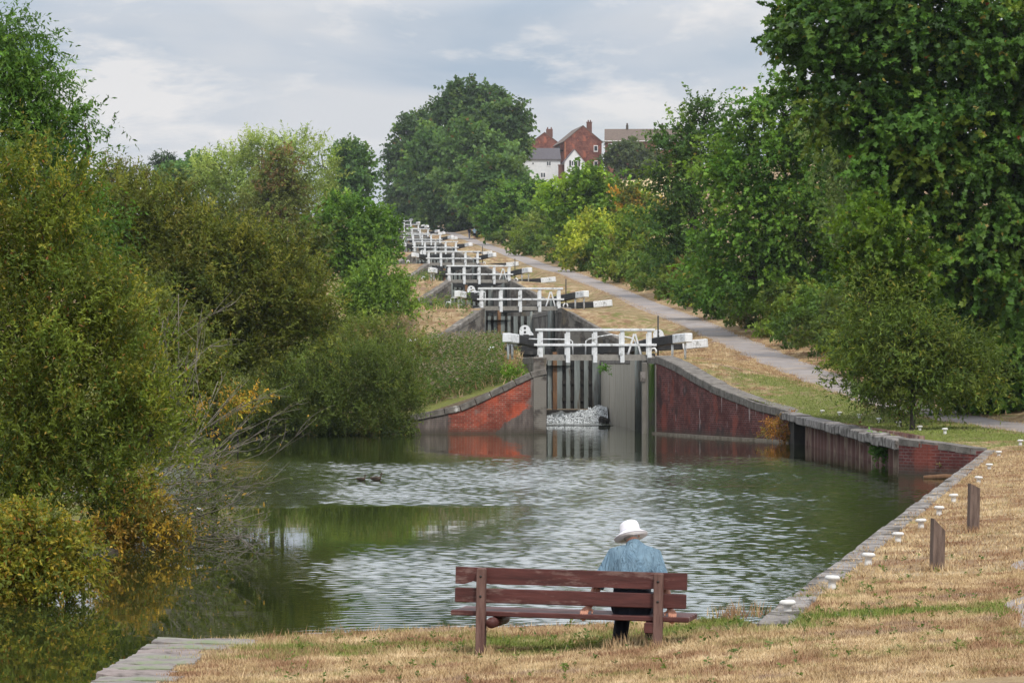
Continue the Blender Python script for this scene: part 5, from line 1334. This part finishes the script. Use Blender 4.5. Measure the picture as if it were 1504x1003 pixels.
def walker(px, py, Y, lab, top, legs, rz, hgt=1.72, skin=SKIN, hair=HAIR, stride=.2, bag=None):
    x = (px - 752) / (F / Y); z = H(x, Y); k = hgt / 1.72
    t = empty('person', (x, Y, z), rz, lab, 'person', 'walkers far up the path'); t.scale = (k, k, k)
    b = MB()
    b.tube([(0, 0, .82), (0, 0, .95), (0, 0, 1.1), (0, .01, 1.3), (0, 0, 1.42), (0, 0, 1.47)], [(.15, .1), (.155, .1), (.14, .095), (.17, .11), (.15, .08), (.06, .06)], 14)
    b.tube([(0, 0, 1.42), (0, .01, 1.56)], .052, 10); b.ell((0, .02, 1.61), (.075, .095, .11)); b.tube([(0, .1, 1.61), (0, .125, 1.585)], .014, 6)
    for s in (-1, 1):
        b.tube([(s * .13, 0, 1.41), (s * .2, 0, 1.36), (s * .24, -.03 * s, 1.1), (s * .25, .08 * s + .04, .86), (s * .25, .09 * s + .05, .76)], [.055, .052, .042, .03, .03], 10)
        f = s * stride
        b.tube([(s * .08, 0, .88), (s * .09, f * .45 + .03, .48), (s * .09, f, .08)], [.09, .062, .04], 10)
        b.tube([(s * .09, f - .06, .045), (s * .09, f + .17, .035)], [(.04, .045), (.04, .03)], 8)
    b.merged('body', skin, t, voxel=.018, smooth=2)
    u = MB(); u.tube([(0, 0, .86), (0, 0, 1.1), (0, .01, 1.3), (0, 0, 1.43), (0, 0, 1.48)], [(.178, .125), (.165, .118), (.19, .13), (.165, .1), (.07, .07)], 14)
    for s in (-1, 1): u.tube([(s * .13, 0, 1.41), (s * .21, 0, 1.35), (s * .24, -.02 * s, 1.13)], [.07, .07, .062], 10)
    u.merged('shirt', top, t, voxel=.02, smooth=2)
    l = MB(); l.tube([(0, 0, .78), (0, 0, .92)], [(.17, .12), (.172, .12)], 14)
    for s in (-1, 1):
        f = s * stride; l.tube([(s * .08, 0, .88), (s * .09, f * .45 + .03, .48)] + ([] if legs[1] else [(s * .09, f, .1)]), [.11, .085] + ([] if legs[1] else [.06]), 10)
    l.merged('shorts' if legs[1] else 'trousers', legs[0], t, voxel=.02, smooth=2)
    hh = MB(); hh.ell((0, 0, 1.64), (.085, .1, .1)); hh.build('hair', hair, t)
LB = flat('light_blue', (.42, .58, .72)); NV = flat('navy', (.02, .025, .05)); BK = flat('black_cloth', (.015, .015, .018)); OR = flat('orange_cloth', (.6, .25, .06)); GY = flat('grey_cloth', (.35, .32, .35)); DH = flat('dark_hair', (.03, .022, .018))
walker(697, 0, 520, 'person in a pale blue top and dark shorts, middle of three walkers on the path', LB, (BK, True), .1, 1.8)
walker(689.5, 0, 523, 'person in navy top and pale trousers walking on the left of the pale blue top', NV, (GY, False), .2, 1.66, hair=DH)
walker(703.5, 0, 526, 'person in black walking on the right of the pale blue top', BK, (BK, False), -.1, 1.7, hair=DH)
walker(606, 0, 620, 'person in an orange top beside the upper locks', OR, (BK, False), .4, 1.7, hair=DH)
walker(625, 0, 640, 'person in pale grey standing high by the top locks near the wood', GY, (BK, False), .4, 1.7, hair=DH)
walker(631, 0, 640, 'person in dark clothes beside the pale grey figure by the wood', NV, (BK, False), -.5, 1.72, hair=DH)

# ------------------------------------------------------------------ ducks
def duck(px, py, lab, sc):
    Y = EYE * F / (py - HZ); t = empty('duck', ((px - 752) * Y / F, Y, .012), 0, lab, 'duck', 'ducks on the pond'); t.scale = (sc, sc, sc)
    b = MB()
    b.tube([(-.2, 0, .09), (-.14, 0, .06), (-.02, 0, .05), (.1, 0, .055), (.15, 0, .08)], [(.012, .03), (.05, .06), (.075, .085), (.06, .07), (.025, .03)], 12)
    b.tube([(.11, 0, .08), (.145, 0, .15), (.15, 0, .2)], [.036, .024, .026], 10); b.ell((.162, 0, .215), (.038, .028, .03))
    b.tube([(.19, 0, .21), (.235, 0, .2)], [(.014, .012), (.006, .014)], 8)
    b.merged('body', flat('duck_brown', (.075, .055, .04), .8, .4, 40), t, voxel=.007, smooth=3)
    w = MB(); w.ell((-.04, -.062, .075), (.1, .018, .035)); w.ell((-.04, .062, .075), (.1, .018, .035)); w.build('wing', flat('duck_wing', (.05, .04, .032), .8, .4, 30), t)
duck(531, 706, 'small brown duck swimming on the left of a pair', .58)
duck(553, 706, 'larger brown duck swimming on the right of a pair', .74)

# ------------------------------------------------------------------ houses on the hill
def house(name, px, py, Y, rz, label): 
    c = W(px, py, Y); return empty(name, c, rz, label, 'house'), c
def hbox(mb, x0, x1, y0, y1, z0, z1):
    def q(a, b, c, d, L): mb.add([a, b, c, d], [(0, 1, 2, 3)], [[(0, 0), (L, 0), (L, z1 - z0), (0, z1 - z0)]])
    q((x0, y0, z0), (x1, y0, z0), (x1, y0, z1), (x0, y0, z1), x1 - x0); q((x1, y0, z0), (x1, y1, z0), (x1, y1, z1), (x1, y0, z1), y1 - y0)
    q((x1, y1, z0), (x0, y1, z0), (x0, y1, z1), (x1, y1, z1), x1 - x0); q((x0, y1, z0), (x0, y0, z0), (x0, y0, z1), (x0, y1, z1), y1 - y0)
def gable(mb, x0, x1, y, z, zr):
    xm = (x0 + x1) / 2; mb.add([(x0, y, z), (x1, y, z), (xm, y, zr)], [(0, 1, 2)], [[(0, z), (x1 - x0, z), ((x1 - x0) / 2, zr)]])
def win(parent, x, y, z, w, h, panes=1, axis='x'):
    f = MB(); g_ = MB()
    f.box((x, y - .04, z), (w, .1, h)); fo = f.build('window', MAT['frame_white'], parent)
    for k in range(panes):
        pw = w / panes; g_.box((x - w / 2 + pw * (k + .5), y - .095, z + .02), (pw * .72, .02, h * .74))
    g_.build('pane', MAT['glass'], fo)
def slab_roof(parent, x0, x1, y0, y1, z, zr, mat, along='y', over=.3, th=.14):
    m_ = MB()
    if along == 'y':
        xm = (x0 + x1) / 2; k = (zr - z) / (xm - x0)
        for s, xa in ((-1, x0 - over), (1, x1 + over)):
            za = z - over * k
            m_.add([(xa, y0 - .12, za), (xm, y0 - .12, zr), (xm, y1 + .12, zr), (xa, y1 + .12, za), (xa, y0 - .12, za + th), (xm, y0 - .12, zr + th), (xm, y1 + .12, zr + th), (xa, y1 + .12, za + th)],
                   [(0, 1, 2, 3), (4, 5, 6, 7), (0, 1, 5, 4), (2, 3, 7, 6), (0, 3, 7, 4)])
    else:
        ym = (y0 + y1) / 2; k = (zr - z) / (ym - y0)
        for ya in (y0 - over, y1 + over):
            za = z - over * k
            m_.add([(x0 - .12, ya, za), (x1 + .12, ya, za), (x1 + .12, ym, zr), (x0 - .12, ym, zr), (x0 - .12, ya, za + th), (x1 + .12, ya, za + th), (x1 + .12, ym, zr + th), (x0 - .12, ym, zr + th)],
                   [(0, 1, 2, 3), (4, 5, 6, 7), (0, 1, 5, 4), (1, 2, 6, 5), (0, 3, 7, 4)])
    return m_.build('roof', mat, parent)
S7 = F / 700
# red brick block with its gable towards the pond
t, c = house('brick_house', 857, 253, 700, R(7), 'tall red brick house end with two white windows and chimney on the hill')
wl = MB(); hbox(wl, -3.9, 3.7, 0, 16, -3, 6.2); gable(wl, -3.9, 3.7, 0, 6.2, 9.3); gable(wl, -3.9, 3.7, 16, 6.2, 9.3); wl.build('wall', MAT['brick_house'], t)
rf = slab_roof(t, -3.9, 3.7, 0, 16, 6.2, 9.3, MAT['roof_tile'])
ch = MB(); ch.box((1.4, 1.6, 8.9), (1.0, .8, 2.4)); ch.box((1.4, 1.6, 10.15), (1.15, .95, .14)); ch.tube([(1.2, 1.6, 10.2), (1.2, 1.6, 10.6)], .13); ch.tube([(1.65, 1.6, 10.2), (1.65, 1.6, 10.6)], .13); ch.build('chimney', MAT['brick_house'], rf)
win(t, 2.5, 0, 4.75, .85, 1.3); win(t, 2.5, 0, 1.65, .85, 1.3); win(t, 2.4, 0, -.7, .85, 1.0)
dp = MB(); dp.tube([(-3.75, -.08, -3), (-3.75, -.08, 6.0)], .07); dp.build('drainpipe', MAT['orange_brick'], t)
bl = MB()
for zz in (4.4, 1.6): bl.box((-4.3, 6, zz), (.8, 9, .18)); bl.box((-4.65, 6, zz + .55), (.06, 9, .9))
bl.build('balcony', MAT['gate_dark'], t)
# long brick block to the right of it
t, c = house('brick_house', 930, 262, 690, R(-2), 'long brick house with brown tiled roof mostly behind the dark bush')
wl = MB(); hbox(wl, -5.6, 12, 0, 8, -3, 7.3); 
for x in (-5.6, 12):
    wl.add([(x, 0, 7.3), (x, 8, 7.3), (x, 4, 9.9)], [(0, 1, 2)], [[(0, 0), (8, 0), (4, 2)]])
wl.build('wall', MAT['brick_house'], t)
rf = slab_roof(t, -5.6, 12, 0, 8, 7.3, 9.9, MAT['roof_tile'], 'x')
for x, s in ((-1.2, 1), (5.8, 1)):
    ch = MB(); ch.box((x, 4, 10.2), (.5, .5, 1.2)); ch.tube([(x, 4, 10.8), (x, 4, 11.2)], .16); ch.build('chimney', MAT['brick_dark'], rf)
win(t, -3.9, 0, 6.3, 2.1, 1.25, 3); win(t, -4.6, 0, 3.4, .8, 1.2); win(t, 5.2, 0, 6.3, 1.6, 1.2, 2); win(t, 1, 0, 6.3, 2.1, 1.25, 3)
bd = MB(); bd.box((3.2, -.06, 7.35), (17.7, .1, .25)); bd.build('fascia', MAT['frame_white'], t)
# white cottage with slate roof
t, c = house('white_cottage', 796, 256, 660, R(4), 'white rendered cottage with dark slate roof left of the brick house')
wl = MB(); hbox(wl, -3.6, 3.5, 0, 6, -3, 2.9)
for x in (-3.6, 3.5): wl.add([(x, 0, 2.9), (x, 6, 2.9), (x, 3, 5)], [(0, 1, 2)], [[(0, 0), (6, 0), (3, 2)]])
wl.build('wall', MAT['render_white'], t); slab_roof(t, -3.6, 3.5, 0, 6, 2.9, 5.0, MAT['roof_slate'], 'x')
win(t, 1.3, 0, 2.0, .8, 1.05, 2); win(t, .2, 0, -.2, .9, 1.1, 2); win(t, -1.7, 0, 2.0, .35, .4)
# small white gabled house
t, c = house('white_cottage', 844, 255, 655, R(4), 'small white gabled house with black shutters in front of the brick house')
wl = MB(); hbox(wl, -1.9, 1.9, 0, 6, -3, 2.2); gable(wl, -1.9, 1.9, 0, 2.2, 4.5); gable(wl, -1.9, 1.9, 6, 2.2, 4.5); wl.build('wall', MAT['render_white'], t)
slab_roof(t, -1.9, 1.9, 0, 6, 2.2, 4.5, MAT['roof_slate'], 'y', .25, .12)
win(t, 0, 0, 1.9, 1.2, 1.1, 3)
for x in (-.85, .85):
    sh = MB(); sh.box((x, -.05, 1.9), (.32, .08, 1.1)); sh.build('shutter', MAT['black_paint'], t)
lw = MB(); lw.box((-2.5, 1, 1.6), (1.2, .3, .2)); lw.box((-2.45, 1.1, -.5), (1.1, .2, 4.0)); lw.build('side_porch', MAT['brick_house'], t)
# far brick house peeping behind the cottage
t, c = house('brick_house', 800, 250, 760, R(4), 'distant brick house end with chimney stack behind the white cottage')
wl = MB(); hbox(wl, -4, 4, 0, 10, -4, 5.2); gable(wl, -4, 4, 0, 5.2, 8.2); gable(wl, -4, 4, 10, 5.2, 8.2); wl.build('wall', MAT['brick_house'], t)
rf = slab_roof(t, -4, 4, 0, 10, 5.2, 8.2, MAT['roof_tile'])
ch = MB(); ch.box((1.2, 2, 8.2), (1.4, .8, 1.8)); ch.tube([(.8, 2, 9), (.8, 2, 9.5)], .14); ch.tube([(1.6, 2, 9), (1.6, 2, 9.5)], .14); ch.build('chimney', MAT['brick_house'], rf)

# grass around the feet of things
tuft([(x, y) for x, y in [(BX - .765 * math.cos(BR) + .02, BY + .765 * math.sin(-BR) - .13), (BX + .765 * math.cos(BR), BY - .765 * math.sin(-BR) - .14)]], 120, .09, .05)
tuft([(BX + .5 + rs.normal() * .15, BY + rs.normal() * .12) for _ in range(7)], 30, .13, .06)
tuft([(pathx(y) + s_ * (1.0 + rs.normal() * .1), y) for y in np.arange(27, 60, .12) for s_ in (-1,)], 14, .05, .12)
tuft([(pathx(y) + s_ * (1.02 + rs.normal() * .12), y) for y in np.arange(60, 300, .3) for s_ in (-1, 1)], 8, .12, .14, gb=.1)
tuft([(2.0 + rs.normal() * .1, 31.8 + rs.normal() * .2) for _ in range(6)], 25, .15, .08)
for o in list(bpy.data.objects):
    if o.name.startswith('wooden_post'): tuft([(o.location.x, o.location.y - .08)], 160, .1, .08)
tuft([(QPp.x + .45 + rs.normal() * .05, QPp.y + rs.normal() * .3) for QPp in QP for _ in range(2)], 14, .07, .07, gb=.25)
# straw field beyond the hedge
m = NT('straw_field'); v = m.coord('Object', (1, .25, 1)); m.base(m.ramp(m.noise(.5, 5, v), [(.3, (.5, .38, .2)), (.7, (.62, .48, .28))]), .95, .1); m.bump(m.noise(2, 3, v), .5, .1)
mb = MB(); xs_ = np.linspace(14, 34, 9); ys_ = np.linspace(470, 640, 14)
for j in range(13):
    for k in range(8):
        q = [(xs_[k], ys_[j]), (xs_[k + 1], ys_[j]), (xs_[k + 1], ys_[j + 1]), (xs_[k], ys_[j + 1])]
        mb.add([(a, b, H(a, b) + .25) for a, b in q], [(0, 1, 2, 3)], smooth=True)
tag(mb.build('straw_field', m.m), kind='structure')
# ------------------------------------------------------------------ air, sky, sun, camera
HAZE = .00009
SUN_EL, SUN_AZ = R(52), R(160)      # azimuth clockwise from +Y: high on the right, behind the viewer
w = bpy.data.worlds.new('World'); SC.world = w; w.use_nodes = True
nt = w.node_tree; bg = nt.nodes['Background']
def wn(t, **k):
    n = nt.nodes.new(t)
    for a, b in k.items(): setattr(n, a, b)
    return n
sky = wn('ShaderNodeTexSky', sky_type='NISHITA', sun_disc=False, sun_elevation=SUN_EL, sun_rotation=SUN_AZ)
sky.air_density = 1.0; sky.dust_density = 1.5; sky.ozone_density = 1.0
tc = wn('ShaderNodeTexCoord')
def wnoise(sc, loc, scale, detail, rough, dist=0.0):
    mp = wn('ShaderNodeMapping'); mp.inputs['Scale'].default_value = sc; mp.inputs['Location'].default_value = loc
    nt.links.new(tc.outputs['Generated'], mp.inputs['Vector'])
    n = wn('ShaderNodeTexNoise'); n.inputs['Scale'].default_value = scale; n.inputs['Detail'].default_value = detail; n.inputs['Roughness'].default_value = rough; n.inputs['Distortion'].default_value = dist
    nt.links.new(mp.outputs[0], n.inputs['Vector']); return n.outputs['Fac']
def wramp(f, st):
    r = wn('ShaderNodeValToRGB'); nt.links.new(f, r.inputs[0])
    while len(r.color_ramp.elements) < len(st): r.color_ramp.elements.new(.5)
    for e, (p, c) in zip(r.color_ramp.elements, st): e.position = p; e.color = (*c, 1) if not isinstance(c, float) else (c, c, c, 1)
    return r.outputs[0]
def wmix(f, a, b, mode='MIX'):
    m_ = wn('ShaderNodeMix', data_type='RGBA', blend_type=mode)
    for s_, v_ in ((0, f), (6, a), (7, b)):
        if isinstance(v_, bpy.types.NodeSocket): nt.links.new(v_, m_.inputs[s_])
        else: m_.inputs[s_].default_value = v_ if isinstance(v_, float) else (*v_, 1)
    return m_.outputs[2]
sepn = wn('ShaderNodeSeparateXYZ'); nt.links.new(tc.outputs['Generated'], sepn.inputs[0]); wsep = sepn.outputs[2]
K = 10.0                               # colours below are as seen; the background strength is 0.1
grey = wramp(wnoise((9, 9, 34), (3.1, .4, 1.7), 1.0, 5, .5, .4), [(.36, tuple(K * c for c in (.43, .52, .63))), (.5, tuple(K * c for c in (.58, .63, .70))), (.64, tuple(K * c for c in (.68, .70, .735)))])
puffs = wramp(wnoise((13, 13, 40), (1.2, 5.3, .6), 1.0, 7, .62, .2), [(.5, 0.0), (.62, .9)])
cl = wmix(puffs, grey, tuple(K * c for c in (.84, .825, .82)))
cover = wramp(wnoise((5, 5, 16), (7.7, 2.2, 4.1), 1.0, 4, .5), [(.25, .72), (.45, 1.0)])
cl = wmix(1.0, cl, wramp(wsep, [(.1, (1, 1, 1)), (.16, (2.25, 2.25, 2.23)), (.35, (2.1, 2.1, 2.1)), (.8, (1.6, 1.6, 1.6))]), 'MULTIPLY')      # low sky band above the view brightened so the pond reflects more
col = wmix(cover, sky.outputs[0], cl)
nt.links.new(col, bg.inputs['Color']); bg.inputs['Strength'].default_value = .1

# thin summer haze
hm_ = bpy.data.materials.new('haze'); hm_.use_nodes = True; hn = hm_.node_tree
hn.nodes.remove(hn.nodes['Principled BSDF'])
pv = hn.nodes.new('ShaderNodeVolumePrincipled'); pv.inputs['Color'].default_value = (.86, .92, 1, 1); pv.inputs['Density'].default_value = HAZE; pv.inputs['Anisotropy'].default_value = .2
hn.links.new(pv.outputs[0], hn.nodes['Material Output'].inputs['Volume'])
mb = MB(); mb.box((0, 600, 35), (1000, 1500, 80))
if HAZE: tag(mb.build('haze', hm_), kind='stuff')
sd = bpy.data.lights.new('sun', 'SUN'); sd.energy = 2.7; sd.angle = R(9); sd.color = (1.0, .95, .87)
so = bpy.data.objects.new('sun', sd); COL.objects.link(so)
d = Vector((math.sin(SUN_AZ) * math.cos(SUN_EL), math.cos(SUN_AZ) * math.cos(SUN_EL), math.sin(SUN_EL)))
so.rotation_euler = d.to_track_quat('Z', 'Y').to_euler(); so.location = (60, -40, 80)

cd = bpy.data.cameras.new('camera'); co = bpy.data.objects.new('camera', cd); COL.objects.link(co)
co.location = (0, 0, EYE); co.rotation_euler = (R(90), 0, 0)
cd.sensor_width = 36; cd.lens = 36 * F / 1504; cd.shift_y = (HZ - 501.5) / 1504
cd.clip_start = .5; cd.clip_end = 20000
SC.camera = co
SC.view_settings.view_transform = 'Standard'; SC.view_settings.look = 'None'; SC.view_settings.exposure = 0.0; SC.view_settings.gamma = 1.0
SC.view_settings.use_curve_mapping = False
SC.cycles.max_bounces = 8; SC.cycles.transparent_max_bounces = 8; SC.cycles.caustics_reflective = False; SC.cycles.caustics_refractive = False
SC.cycles.use_denoising = True
